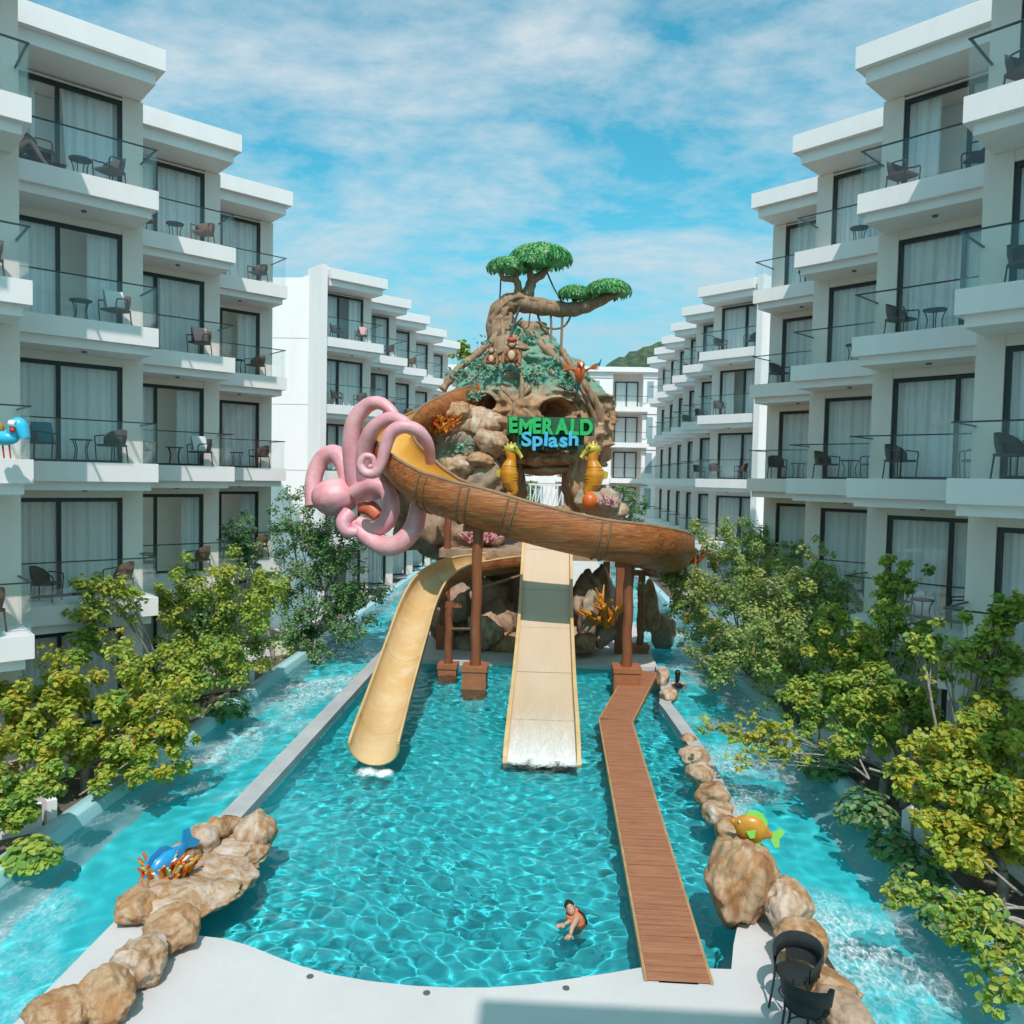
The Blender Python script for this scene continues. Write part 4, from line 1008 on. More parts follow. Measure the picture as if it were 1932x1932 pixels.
# monkeys sitting on the mountain
def monkey(u, v, Y, s, label, hat=None):
    p = at(u, v, Y); t = empty('monkey_statue', p, label, 'monkey sculpture')
    def q(x, y, z): return p + Vector((x * s, y * s, z * s))
    b = MB().ell(q(0, 0, .38), (.24 * s, .2 * s, .33 * s), 12, 10)
    for sd in (-1, 1):
        b.tube([q(sd * .2, 0, .58), q(sd * .36, -.1, .36), q(sd * .28, -.3, .2)], [.09 * s, .075 * s, .065 * s], 8)
        b.tube([q(sd * .14, -.05, .14), q(sd * .36, -.28, .22), q(sd * .33, -.34, 0)], [.11 * s, .09 * s, .07 * s], 8)
    b.ell(q(0, -.04, .86), (.2 * s, .19 * s, .2 * s), 12, 10)
    b.tube([q(0, .2, .15), q(.25, .35, .2), q(.4, .3, .5), q(.32, .3, .65)], [.04 * s] * 4, 6)
    b.build('body', 'monkey_fur', t)
    MB().ell(q(0, -.17, .82), (.14 * s, .1 * s, .13 * s), 10, 8).build('face', 'monkey_face', t)
    for sd in (-1, 1):
        MB().ell(q(sd * .21, -.02, .88), (.07 * s, .03 * s, .08 * s), 8, 6).build('ear', 'monkey_face', t)
        MB().ell(q(sd * .055, -.265, .87), (.022 * s, .015 * s, .026 * s), 6, 5).build('eye', 'black_paint', t)
    MB().ell(q(0, -.2, .36), (.15 * s, .06 * s, .2 * s), 10, 8).build('belly', 'monkey_face', t)
    if hat: MB().ell(q(0, -.04, .98), (.22 * s, .21 * s, .14 * s), 12, 8, zcut=-.01).tube([q(0, -.2, .97), q(0, -.32, .95)], [.14 * s, .1 * s], 8, flat=.25).build('cap', hat, t)
monkey(965, 688, 31.3, .95, 'brown monkey sculpture with a red cap sitting high on the mountain', 'red_paint')
monkey(927, 690, 31.6, .7, 'smaller bare-headed monkey sculpture left of the one in the red cap')

# corals
def coral(u, v, Y, s, mats, label, n=16, seed=1, name='coral', spread=1.0):
    p = at(u, v, Y); t = empty(name, p, label, 'coral sculpture'); rg = random.Random(seed)
    for k, mname in enumerate(mats):
        m = MB()
        for i in range(n):
            b = p + Vector((rg.uniform(-.5, .5) * s * spread + (k - len(mats) / 2) * .25 * s, rg.uniform(-.2, .2) * s, rg.uniform(-.1, .15) * s))
            d = Vector((rg.uniform(-1, 1), rg.uniform(-1, .3), rg.uniform(.3, 1.2))).normalized() * s * rg.uniform(.35, .7)
            e = b + d; m.tube([b, b + d * .5 + Vector((0, 0, .04 * s)), e], [.07 * s, .05 * s, .03 * s], 6)
            for _ in range(2): m.tube([b + d * .55, e + Vector((rg.uniform(-.3, .3), rg.uniform(-.3, .3), rg.uniform(0, .25))) * s], [.045 * s, .018 * s], 5)
        m.build('branches', mname, t)
    return t
coral(825, 812, 30.5, 1.0, ['coral_orange', 'coral_red'], 'orange and red coral cluster on the left ledge of the mountain', 18, 3, spread=1.4)
coral(912, 1020, 29.8, .9, ['coral_pink', 'coral_pink'], 'pink coral cluster behind the left timber post', 12, 4)
coral(1302, 1062, 28.0, .7, ['coral_orange', 'coral_red'], 'orange coral flower at the right end of the brown flume', 10, 5)
coral(1150, 952, 29.8, .6, ['coral_pink'], 'pink coral at the foot of the right seahorse', 10, 6)
coral(1150, 1175, 28.6, 1.5, ['coral_orange'], 'tall orange coral beside the right timber post', 10, 7, spread=.5)
# white palms-pattern gate seen through the arch
gt = empty('gate', at(1030, 950, 44), 'white ornamental gate panel seen through the mountain archway', 'gate')
a = at(1000, 960, 44); b = at(1062, 915, 44)
for i in range(7):
    x = a.x + (b.x - a.x) * i / 6
    MB().beam((x, 44, 0.02), (x, 44, b.z), .07, .07).build('bar', 'white_paint', gt)
    if i < 6:
        MB().tube(catmull([(x, 44, a.z), (x + .15, 43.98, a.z + .6), (x + .32, 44, b.z - .1)], 4), .04, 6).build('scroll', 'white_paint', gt)
MB().beam((a.x - .1, 44, b.z), (b.x + .1, 44, b.z), .1, .1).build('top_rail', 'white_paint', gt)

# pink octopus hugging the flume
oc = empty('octopus', at(660, 1000, 27.0), 'giant pink octopus sculpture with looping tentacles left of the brown flume', 'octopus sculpture')
def tent(pts, rad, mat='pink', name='tentacle', flat=1.0):
    path = catmull([at(*q) for q in pts], 7); rr = lerp_list(rad, len(path))
    MB().tube(path, rr, 14, flat=flat).build(name, mat, oc)
hc = at(632, 938, 26.9)
hd_ = place('head', boulder_mesh('head', (.80, .76, .66), 77, 4, 0, .02), 'pink', oc); hd_.location = hc - oc.location
K_ = 1.12
tent([(592, 955, 27.4), (592, 905, 27.6), (606, 868, 27.7), (630, 855, 27.6), (648, 872, 27.4), (660, 905, 27.2), (672, 935, 27.0)], [.30, .30, .30, .31, .33, .35, .36])
tent([(690, 945, 26.8), (672, 900, 26.7), (664, 850, 26.6), (668, 800, 26.5), (690, 768, 26.4), (715, 760, 26.2), (738, 775, 26.0), (752, 800, 25.9)], [.38, .36, .33, .3, .26, .22, .19, .15])
tent([(700, 940, 26.6), (690, 890, 26.3), (690, 845, 26.0), (706, 808, 25.7), (735, 790, 25.5), (762, 796, 25.3), (778, 815, 25.2)], [.36, .33, .29, .26, .23, .19, .15])
tent([(812, 872, 25.4), (808, 840, 25.0), (790, 814, 24.7), (762, 805, 24.6), (738, 817, 24.6), (727, 845, 24.6), (720, 872, 24.6), (708, 892, 24.6), (690, 892, 24.6), (680, 876, 24.6), (688, 861, 24.6), (703, 863, 24.6), (705, 877, 24.6), (696, 880, 24.6)], [.16, .19, .21, .22, .215, .2, .18, .165, .15, .13, .11, .09, .07, .05])
tent([(668, 930, 26.4), (700, 915, 26.2), (728, 925, 26.1), (738, 955, 26.0), (728, 985, 26.0), (702, 998, 26.1), (675, 985, 26.2)], [.26, .27, .28, .30, .30, .28, .24])
tent([(682, 955, 26.7), (700, 960, 26.6), (715, 975, 26.5)], [.26, .28, .22], 'pink_red', 'mouth_fold')
tent([(668, 988, 26.2), (690, 1012, 26.0), (722, 1030, 25.8), (752, 1026, 25.7), (778, 1000, 25.7), (788, 968, 25.8), (790, 952, 25.9)], [.20, .26, .31, .33, .32, .30, .28])
tent([(660, 968, 26.2), (648, 985, 26.0), (655, 1002, 25.9), (675, 1004, 25.9)], [.28, .26, .22, .14])
# ------------------------------------------------------------------ boulders
def boulder(u, v, z, wpx, hm, dm, seed, label, mat='rock', cat='boulder', group=None, sub=None, rough=.11, chisel=13, tilt=0.0):
    sub = sub or (5 if wpx >= 75 else 4)
    p = ground(u, v, z); k = (CAM - p).length / 1490.0
    w = wpx * k
    o = place('boulder', boulder_mesh('boulder', (w / 2, dm / 2, hm / 2), seed, sub, chisel, rough), mat)
    o.location = p; o.rotation_euler = (tilt, 0, random.Random(seed).uniform(-.5, .5))
    receiver(o); tag(o, label, cat, group); return o
GL = 'boulders along the left pool wall'; GR = 'boulders along the right pool wall'
for a in ((118, 1905, .18, 105, .5, .75, 101, 'low brown boulder nearest the bottom left corner', 'rock'), (203, 1880, .22, 92, .62, .66, 102, 'streaked brown boulder second from the bottom left corner', 'rock'), (265, 1813, .25, 96, .66, .72, 103, 'round pale boulder third from the bottom left corner', 'rock_pale'),
          (325, 1752, .25, 92, .62, .72, 104, 'orange-tan boulder where the curved pool edge meets the left rocks', 'rock'), (265, 1705, .16, 78, .52, .9, 105, 'flat orange boulder on the river side of the left rocks', 'rock'), (340, 1695, .10, 185, .5, 1.2, 106, 'broad flat pink-tan rock in the middle of the left rocks', 'rock_pale'),
          (395, 1650, .06, 165, .46, 1.4, 107, 'broad low rock shelf with a green-stained hollow', 'rock_pale'), (440, 1606, .05, 140, .44, 1.3, 108, 'pale ledge rock along the pool side of the left rocks', 'rock_pale'), (380, 1590, .30, 62, .6, .55, 109, 'upright tan rock behind the blue fish', 'rock_pale'),
          (405, 1568, .30, 50, .52, .5, 110, 'small rounded tan rock in the back row of the left rocks', 'rock'), (432, 1560, .22, 52, .4, .5, 111, 'small orange rock next to the end of the left wall', 'rock'), (482, 1568, .28, 66, .72, .7, 112, 'tall pale rock closing the far end of the left rocks', 'rock_pale'),
          (345, 1618, .28, 60, .5, .6, 113, 'tan rock just right of the red anemone', 'rock'), (298, 1660, .14, 60, .42, .6, 114, 'brown rock just below the red anemone', 'rock'), (460, 1590, .02, 70, .40, .8, 115, 'rough ledge rock below the tall pale rock', 'rock_pale'), (400, 1690, .0, 70, .36, .6, 116, 'rough wet rock at the pool edge of the left rocks', 'rock')):
    boulder(*a[:8], mat=a[8], group=GL)
for a in ((1393, 1662, .52, 124, 1.35, 1.25, 121, 'biggest golden boulder, the one carrying the yellow fish', 'rock'), (1484, 1715, .32, 82, .85, .8, 122, 'boulder with a pale split face right of the biggest boulder', 'rock_pale'), (1512, 1785, .26, 88, .70, .85, 123, 'golden boulder with a dark cleft behind the black chair', 'rock'),
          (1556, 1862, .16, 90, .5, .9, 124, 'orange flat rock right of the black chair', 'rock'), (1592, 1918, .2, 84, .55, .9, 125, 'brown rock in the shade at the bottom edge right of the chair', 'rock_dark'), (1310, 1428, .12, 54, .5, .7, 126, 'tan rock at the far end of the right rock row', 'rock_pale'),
          (1322, 1462, .14, 56, .55, .75, 127, 'pinkish rock second from the far end of the right rock row', 'rock_pale'), (1343, 1500, .14, 60, .55, .8, 128, 'tan rock in the middle of the right rock row', 'rock'), (1357, 1535, .14, 58, .5, .75, 129, 'knobbly rock fourth along the right rock row', 'rock_pale'),
          (1374, 1565, .14, 54, .5, .7, 130, 'knobbly rock fifth along the right row, just behind the yellow fish', 'rock'), (1250, 1280, .2, 30, .7, .9, 131, 'small tan rock at the far end of the boardwalk', 'rock_pale'), (1262, 1312, .14, 36, .5, .8, 132, 'rounded pale rock beside the boardwalk bend', 'rock_pale'), (1300, 1395, .06, 30, .3, .5, 133, 'little flat rock on the right wall before the rock row', 'rock')):
    boulder(*a[:8], mat=a[8], group=GR)

# yellow fish on the biggest boulder
def fish(p, s, heading, label, body, finm, cat='fish sculpture', tilt=0.0, name='fish', upside=1):
    t = empty(name, p, label, cat)
    Rm = Matrix.Rotation(heading, 3, 'Z') @ Matrix.Rotation(tilt, 3, 'Y')
    def q(x, y, z): return Vector(p) + Rm @ Vector((x * s, y * s, z * s))
    m = MB(); n = 18; prof = [(-.50, .05, .08), (-.44, .11, .14), (-.36, .16, .24), (-.2, .21, .34), (0, .23, .38), (.2, .2, .33), (.36, .13, .21), (.48, .06, .11), (.56, .04, .10)]
    v = []
    for (x, ry, rz) in prof:
        for k in range(n): a = 2 * math.pi * k / n; v.append(q(x, ry * math.cos(a), .4 + rz * math.sin(a)))
    f = [(i * n + k, i * n + (k + 1) % n, (i + 1) * n + (k + 1) % n, (i + 1) * n + k) for i in range(len(prof) - 1) for k in range(n)]
    m.add(v, f, True).add(v[:n], [tuple(range(n))[::-1]]).add(v[-n:], [tuple(range(n))]).build('body', body, t)
    def slab(name, pts, mat, th=.03):
        a = [q(x, -th, z) for x, z in pts]; b = [q(x, th, z) for x, z in pts]; k = len(pts)
        MB().add(a + b, [tuple(range(k)), tuple(range(k, 2 * k))[::-1]] + [(i, (i + 1) % k, k + (i + 1) % k, k + i)[::-1] for i in range(k)]).build(name, mat, t)
    slab('dorsal_fin', [(-.28, .64), (-.2, .84), (0, .92), (.2, .88), (.34, .74), (.38, .56), (.2, .68), (0, .74)], finm)
    slab('tail_fin', [(.52, .34), (.72, .12), (.82, .18), (.76, .4), (.84, .62), (.74, .68), (.52, .46)], finm)
    slab('anal_fin', [(.0, .06), (.16, -.08), (.34, -.02), (.34, .22), (.2, .14)], finm)
    for sd in (-1, 1):
        pts = [(-.14, .36), (.08, .5), (.12, .3), (.02, .22)]
        a = [q(x, sd * (.24 + .12 * (x + .14)), z) for x, z in pts]; b = [q(x, sd * (.27 + .12 * (x + .14)), z) for x, z in pts]
        MB().add(a + b, [(0, 1, 2, 3), (7, 6, 5, 4), (0, 4, 5, 1), (1, 5, 6, 2), (2, 6, 7, 3), (3, 7, 4, 0)]).build('side_fin', finm, t)
        e = q(-.37, sd * .15, .50); MB().ell(e, (.036 * s, .036 * s, .036 * s), 10, 8).build('eye', 'white_paint', t); MB().ell(q(-.385, sd * .172, .505), (.022 * s,) * 3, 8, 6).build('pupil', 'black_paint', t)
    MB().ell(q(-.51, 0, .40), (.07 * s, .08 * s, .09 * s), 10, 8).build('lips', 'coral_orange', t)
    return t
b0 = bpy.data.objects['boulder']
bz = ground(1393, 1662, .52)
fish(Vector((bz.x + .14, bz.y + .1, 1.08)), .54, R(-14), 'yellow fish sculpture with bright green fins on the biggest boulder', 'fish_yellow', 'lime', tilt=R(14))
fb = ground(318, 1640, .35)
fish(Vector((fb.x + .0, fb.y + .24, .06)), .76, R(58), 'shiny blue fish sculpture rising behind the red anemone', 'fish_blue', 'fish_blue', tilt=R(-38))
an = empty('sea_anemone', ground(312, 1648, .3), 'red and orange sea anemone sculpture with green tips on the left rocks', 'anemone sculpture')
rg = random.Random(4)
for mname, n, sp in (('coral_red', 46, .30), ('coral_orange', 34, .32), ('coral_green', 12, .30), ('white_paint', 8, .30)):
    m = MB(); c0 = an.location
    for i in range(n):
        a = rg.uniform(0, 6.28); r0 = sp * math.sqrt(rg.random()); b = c0 + Vector((math.cos(a) * r0 * 1.1, math.sin(a) * r0 * .8, rg.uniform(-.05, .05)))
        e = b + Vector((math.cos(a) * .11 + rg.uniform(-.05, .05), math.sin(a) * .11, rg.uniform(.10, .24)))
        m.tube([b, (b + e) / 2 + Vector((0, 0, .03)), e], [.03, .028, .018], 5)
    m.build('tentacles', mname, an)

# ------------------------------------------------------------------ trees
def leaf_quad(p, n, s, rg, roll):
    n = n.normalized(); a = n.cross(Vector((math.cos(roll), math.sin(roll), .3)))
    if a.length < 1e-3: a = n.cross(Vector((0, 0, 1)))
    a.normalize(); b = n.cross(a)
    # broad folded leaf: 6 points
    return [p - a * s * .55, p - a * s * .2 + b * s * .42 + n * s * .10, p + a * s * .35 + b * s * .36 + n * s * .08, p + a * s * .68 - n * s * .08, p + a * s * .35 - b * s * .36 + n * s * .08, p - a * s * .2 - b * s * .42 + n * s * .10], [(0, 3, 2, 1), (0, 5, 4, 3)]
PAL = {'yellow': [((.60, .54, .07), 5), ((.54, .58, .09), 6), ((.64, .50, .06), 2.5), ((.42, .54, .09), 5), ((.24, .40, .07), 3), ((.58, .34, .06), .6)],
       'mixed': [((.42, .54, .09), 6), ((.52, .58, .11), 5), ((.24, .41, .09), 4), ((.60, .56, .09), 2), ((.13, .26, .06), 1.5)],
       'green': [((.14, .30, .11), 5), ((.22, .40, .15), 5), ((.33, .48, .21), 4), ((.38, .36, .22), 1.2), ((.09, .19, .07), 1.5)],
       'olive': [((.34, .47, .15), 5), ((.46, .56, .18), 5), ((.21, .35, .10), 3), ((.58, .58, .14), 2), ((.42, .38, .24), .8)]}
def pick(rg, pal):
    tot = sum(w for _, w in pal); x = rg.random() * tot
    for c, w in pal:
        x -= w
        if x <= 0: return c
    return pal[-1][0]
def tree(x, y, base, clumps, label, pal, nleaf, lsize, seed, bare=(), single=0, cat='tree', lt=1.0):
    """clumps: list of (centre, radius); limbs run from the trunk to every clump"""
    rg = random.Random(seed); t = empty('tree', (x, y, base), label, cat, 'trees in the planting beds')
    fork = Vector((x, y, base + .5)); m = MB()
    top = sum((Vector(c) for c, r in clumps), Vector()) / len(clumps)
    tr = [Vector((x, y, base - .1)), Vector((x + rg.uniform(-.05, .05), y, base + .25)), fork]
    m.tube(catmull(tr, 4), lerp_list([.10, .085, .07], 9), 8)
    tips = []
    for c, r in clumps:
        c = Vector(c); mid = (fork + c) / 2 + Vector((rg.uniform(-.2, .2), rg.uniform(-.2, .2), rg.uniform(-.05, .25)))
        path = catmull([fork, mid, c], 5); m.tube(path, lerp_list([.034 * lt, .024 * lt, .012 * lt], len(path)), 6)
        for k in range(7):
            e = c + Vector((rg.gauss(0, 1), rg.gauss(0, 1), rg.gauss(0, .8))).normalized() * r * rg.uniform(.6, 1.0)
            s = path[rg.randrange(len(path) // 2, len(path))]
            mm_ = (s + e) / 2 + Vector((0, 0, rg.uniform(-.05, .15))); m.tube([s, mm_, e], [.012, .009, .005], 5, caps=False); tips.append((e, c, r)); tips.append((mm_, c, r))
    for pts in bare: m.tube(catmull(pts, 5), lerp_list([.022, .016, .008], 5 * (len(pts) - 1) + 1), 6)
    m.build('trunk', 'bark', t)
    lv = MB(); cols = []; leaves = []
    vol = sum(r ** 2 for c, r in clumps)
    for c, r in clumps:
        c = Vector(c); k = int(nleaf * r ** 2 / vol)
        # sub-clusters make light and dark clumps with gaps
        subs = [(c + Vector((rg.gauss(0, .55), rg.gauss(0, .55), rg.gauss(0, .45))) * r, rg.uniform(.18, .42) * r) for _ in range(max(7, int(9 * r)))]
        subs += [(e + Vector((0, 0, .03)), .17 * r + .06) for (e, cc, rr) in tips if (cc - c).length < 1e-6]
        cc0 = [pick(rg, PAL[pal]) for _ in subs]
        for i in range(k):
            j = rg.randrange(len(subs)); sc_, sr = subs[j]
            d = Vector((rg.gauss(0, 1), rg.gauss(0, 1), rg.gauss(0, .8))); d = d.normalized() * sr * rg.random() ** .4
            p = sc_ + d
            n = (d.normalized() * .6 + Vector((rg.gauss(0, .5), rg.gauss(0, .5), 1.0 + rg.gauss(0, .3))))
            col = cc0[j] if rg.random() < .55 else pick(rg, PAL[pal])
            g = rg.uniform(.75, 1.25); col = tuple(min(.6, q * g) for q in col)
            leaves.append((p, n, lsize * rg.uniform(.65, 1.25), rg.uniform(0, 6.28), col))
    if single: leaves.sort(key=lambda q: (q[0] - CAM).length)
    for i, (p, n, s, ro, col) in enumerate(leaves):
        v, f = leaf_quad(p, n, s, rg, ro)
        if i < single:
            mm_ = MB().add(v, f).build('leaf', 'leaf', t); at2 = mm_.data.color_attributes.new('leafcol', 'FLOAT_COLOR', 'POINT'); at2.data.foreach_set('color', [q for _ in range(6) for q in (*col, 1)])
        else: lv.add(v, f); cols += [col] * 6
    o = lv.build('crown', 'leaf', t); o['kind'] = 'stuff'
    at_ = o.data.color_attributes.new('leafcol', 'FLOAT_COLOR', 'POINT'); at_.data.foreach_set('color', [q for c_ in cols for q in (*c_, 1)])
    return t
def A(u, v, Y): return at(u, v, Y)
def cl(*items): return [(A(u, v, Y), rpx * Y / 1490.0) for (u, v, Y, rpx) in items]
tree(-9.15, 15.2, 0, cl((60, 1330, 14.6, 75), (160, 1310, 15.4, 80), (270, 1320, 15.8, 85), (210, 1400, 15.0, 85), (300, 1400, 15.4, 70), (110, 1410, 14.4, 70), (20, 1400, 14.0, 70), (340, 1360, 15.6, 45), (270, 1460, 15.0, 45)), 'broad yellow-leaved tree in the lower left, in front of the left wing', 'yellow', 15283, 0.093, 1, bare=[[A(150, 1500, 14.6), A(240, 1440, 14.8), A(300, 1390, 15.2)]], single=160)
tree(-9.3, 12.6, 0, cl((35, 1490, 12.6, 55), (100, 1465, 12.8, 42), (15, 1545, 12.3, 45)), 'low green-leaved tree at the left edge below the yellow tree', 'mixed', 4944, 0.089, 2, single=80)
tree(-9.3, 19.0, 0, cl((150, 1130, 17.6, 45), (200, 1110, 17.8, 38), (185, 1180, 17.6, 35), (160, 1215, 17.6, 38), (240, 1125, 17.8, 25)), 'slim sparse tree rising in front of the lowest left balcony', 'mixed', 2247, 0.089, 3)
tree(-8.9, 21.6, 0, cl((400, 1090, 21.4, 70), (340, 1130, 21.0, 60), (450, 1130, 22.0, 75), (380, 1190, 21.4, 75), (470, 1200, 22.0, 75), (330, 1220, 21.0, 55), (430, 1255, 21.6, 60), (500, 1120, 22.4, 45)), 'bushy lime-green tree between the yellow tree and the dark one', 'mixed', 13485, 0.083, 4)
tree(-8.6, 28.4, 0, cl((560, 1000, 28.4, 60), (610, 1000, 28.4, 60), (650, 1040, 28.0, 65), (590, 1080, 28.4, 75), (680, 1110, 27.8, 60), (610, 1160, 27.8, 75), (560, 1190, 27.6, 60), (670, 1170, 27.6, 50), (545, 945, 28.6, 28), (520, 1100, 28.0, 50), (590, 1235, 27.2, 40)), 'dense dark green tree below the pink octopus', 'green', 19103, 0.086, 5)
tree(-9.4, 26.5, 0, cl((455, 1000, 26.4, 32), (470, 1030, 26.4, 30), (440, 1035, 26.4, 24)), 'small grey-green treetop against the left wing, left of the dark tree', 'green', 2022, 0.083, 15)
tree(7.05, 28.6, 0, cl((1340, 1030, 28.4, 55), (1290, 1085, 28.0, 50), (1390, 1040, 28.6, 60), (1330, 1120, 28.0, 70), (1420, 1110, 28.4, 75), (1370, 1190, 27.8, 75), (1300, 1150, 27.6, 45), (1440, 1020, 28.8, 45), (1330, 1230, 27.4, 45)), 'dense olive tree at the right end of the brown flume', 'olive', 16856, 0.086, 6)
tree(7.1, 20.6, 0, cl((1500, 1130, 20.8, 75), (1560, 1100, 21.0, 60), (1460, 1200, 20.4, 75), (1540, 1210, 20.6, 80), (1480, 1270, 20.2, 65), (1580, 1270, 20.4, 60), (1600, 1150, 21.0, 45), (1540, 1050, 21.4, 30)), 'leafy olive tree in the middle of the right row', 'olive', 13934, 0.083, 7)
tree(7.3, 16.0, 0, cl((1690, 1090, 17.0, 38), (1680, 1130, 17.0, 30), (1660, 1190, 16.4, 45), (1640, 1290, 16.0, 60), (1720, 1330, 16.0, 65), (1650, 1370, 15.6, 60), (1600, 1350, 15.8, 45), (1740, 1210, 16.2, 40), (1580, 1400, 15.4, 40)), 'open yellow-green tree right of the middle, with thin pale branches', 'mixed', 9664, 0.089, 8, bare=[[A(1640, 1470, 15.2), A(1580, 1430, 15.4), A(1490, 1420, 15.6)], [A(1640, 1470, 15.2), A(1600, 1390, 15.6), A(1570, 1340, 15.8)]], single=60)
tree(6.95, 16.2, 0, cl((1420, 1385, 16.4, 36), (1380, 1380, 16.6, 24), (1470, 1400, 16.2, 34), (1440, 1425, 16.2, 22), (1400, 1440, 16.0, 16), (1330, 1370, 16.8, 18)), 'thin spray of orange leaves reaching over the right river', 'yellow', 943, 0.089, 9, single=120, lt=.3)
tree(7.2, 12.4, 0, cl((1800, 1430, 12.8, 70), (1870, 1400, 12.6, 80), (1760, 1510, 12.6, 65), (1850, 1500, 12.4, 85), (1910, 1480, 12.2, 75), (1830, 1590, 12.2, 70), (1900, 1580, 12.0, 70), (1720, 1450, 13.0, 45), (1780, 1610, 12.2, 45)), 'big yellow-leaved tree at the lower right edge', 'yellow', 12586, 0.093, 10, bare=[[A(1930, 1690, 11.6), A(1850, 1620, 12.0), A(1780, 1540, 12.4)], [A(1640, 1450, 13.6), A(1760, 1490, 13.0), A(1850, 1560, 12.5)]], single=160)
tree(7.2, 13.6, 0, cl((1860, 1180, 13.8, 45), (1900, 1150, 13.8, 40), (1850, 1250, 13.6, 32), (1900, 1260, 13.6, 45), (1790, 1225, 13.8, 34), (1740, 1215, 13.8, 26), (1885, 1330, 13.4, 38)), 'sparse green tree in front of the lowest right balcony', 'mixed', 2921, 0.097, 11, single=60)
tree(6.9, 10.3, 0, cl((1720, 1685, 10.6, 34), (1690, 1690, 10.6, 24), (1770, 1700, 10.5, 30), (1830, 1740, 10.3, 42), (1800, 1760, 10.3, 26), (1880, 1790, 10.1, 45), (1900, 1850, 9.9, 40), (1870, 1890, 9.8, 24), (1860, 1720, 10.3, 24)), 'dark-leaved tree hanging over the river in the bottom right corner', 'mixed', 1573, 0.089, 12, single=140)
tree(7.0, 24.6, 0, cl((1430, 1075, 24.6, 55), (1475, 1110, 24.6, 60), (1420, 1150, 24.2, 60), (1390, 1230, 23.8, 55), (1445, 1240, 24.0, 60), (1500, 1050, 25.0, 40), (1360, 1270, 23.6, 35)), 'full olive tree between the flume-end tree and the middle tree', 'olive', 10150, 0.086, 41)
tree(7.15, 18.2, 0, cl((1600, 1210, 18.4, 55), (1640, 1240, 18.2, 55), (1580, 1300, 18.0, 60), (1530, 1340, 17.8, 50), (1640, 1320, 18.0, 50), (1500, 1310, 17.8, 40), (1560, 1180, 18.6, 35)), 'shorter yellow-green tree in front of the middle of the right row', 'mixed', 8120, 0.086, 42)
tree(-9.2, 17.2, 0, cl((330, 1270, 18.0, 55), (380, 1290, 18.4, 50), (280, 1260, 17.6, 45), (420, 1240, 18.8, 40)), 'low mixed-green tree between the yellow tree and the lime-green one', 'mixed', 5220, 0.086, 43)
# shrubs in the beds
def shrub(u, v, Y, rpx, label, pal, n, seed):
    p = at(u, v, Y); r = rpx * Y / 1490.0; rg = random.Random(seed); t = empty('shrub', (p.x, p.y, 0), label, 'shrub', 'shrubs in the planting beds')
    lv = MB(); cols = []
    for i in range(n):
        d = Vector((rg.gauss(0, 1), rg.gauss(0, 1), abs(rg.gauss(0, .8)))).normalized() * r * rg.random() ** .4
        vv, f = leaf_quad(Vector((p.x, p.y, .02)) + d, d.normalized() + Vector((0, 0, .8)), .13 * rg.uniform(.7, 1.3), rg, rg.uniform(0, 6.28)); lv.add(vv, f); c = pick(rg, PAL[pal]); cols += [c] * 6
    o = lv.build('foliage', 'leaf', t); o['kind'] = 'stuff'; at_ = o.data.color_attributes.new('leafcol', 'FLOAT_COLOR', 'POINT'); at_.data.foreach_set('color', [q for c_ in cols for q in (*c_, 1)])
    st = MB()
    for _ in range(5): st.tube([(p.x, p.y, -.05), (p.x + rg.uniform(-.3, .3) * r, p.y + rg.uniform(-.3, .3) * r, r * .7)], [.02, .008], 5)
    st.build('stem', 'bark', t)
for a in ((1800, 1640, 11.6, 60, 'dark shrub under the big yellow tree on the right', 'green', 420, 21), (1740, 1560, 12.8, 55, 'dark shrub behind the right river coping', 'green', 380, 22), (1640, 1420, 15.2, 60, 'shrub under the open yellow-green tree', 'green', 420, 23), (1560, 1340, 17.6, 55, 'shrub low in the middle of the right row', 'green', 380, 24), (60, 1590, 12.2, 55, 'shrub at the left edge beside the river', 'mixed', 380, 25), (430, 1300, 20.2, 45, 'shrub at the foot of the lime-green tree', 'green', 320, 26), (1690, 1500, 13.8, 50, 'shrub between the two right yellow trees', 'green', 340, 27)): shrub(*a)
# treetop and palms behind the mountain
tree(-6.2, 66, 0, cl((872, 655, 66, 14), (862, 668, 66, 14), (880, 668, 66, 14)), 'distant treetop showing left of the rock mountain', 'mixed', 1123, 0.207, 31)
tree(4.2, 52, 0, cl((1190, 930, 52, 20), (1205, 955, 52, 22), (1178, 960, 52, 18), (1170, 925, 52, 12)), 'small green tree in front of the far hotel block', 'green', 1348, 0.138, 32)
tree(-.6, 48, 0, cl((1005, 920, 48, 14), (998, 940, 48, 14), (1012, 945, 48, 12)), 'green shrubby tree seen through the left of the archway', 'olive', 899, 0.124, 33)
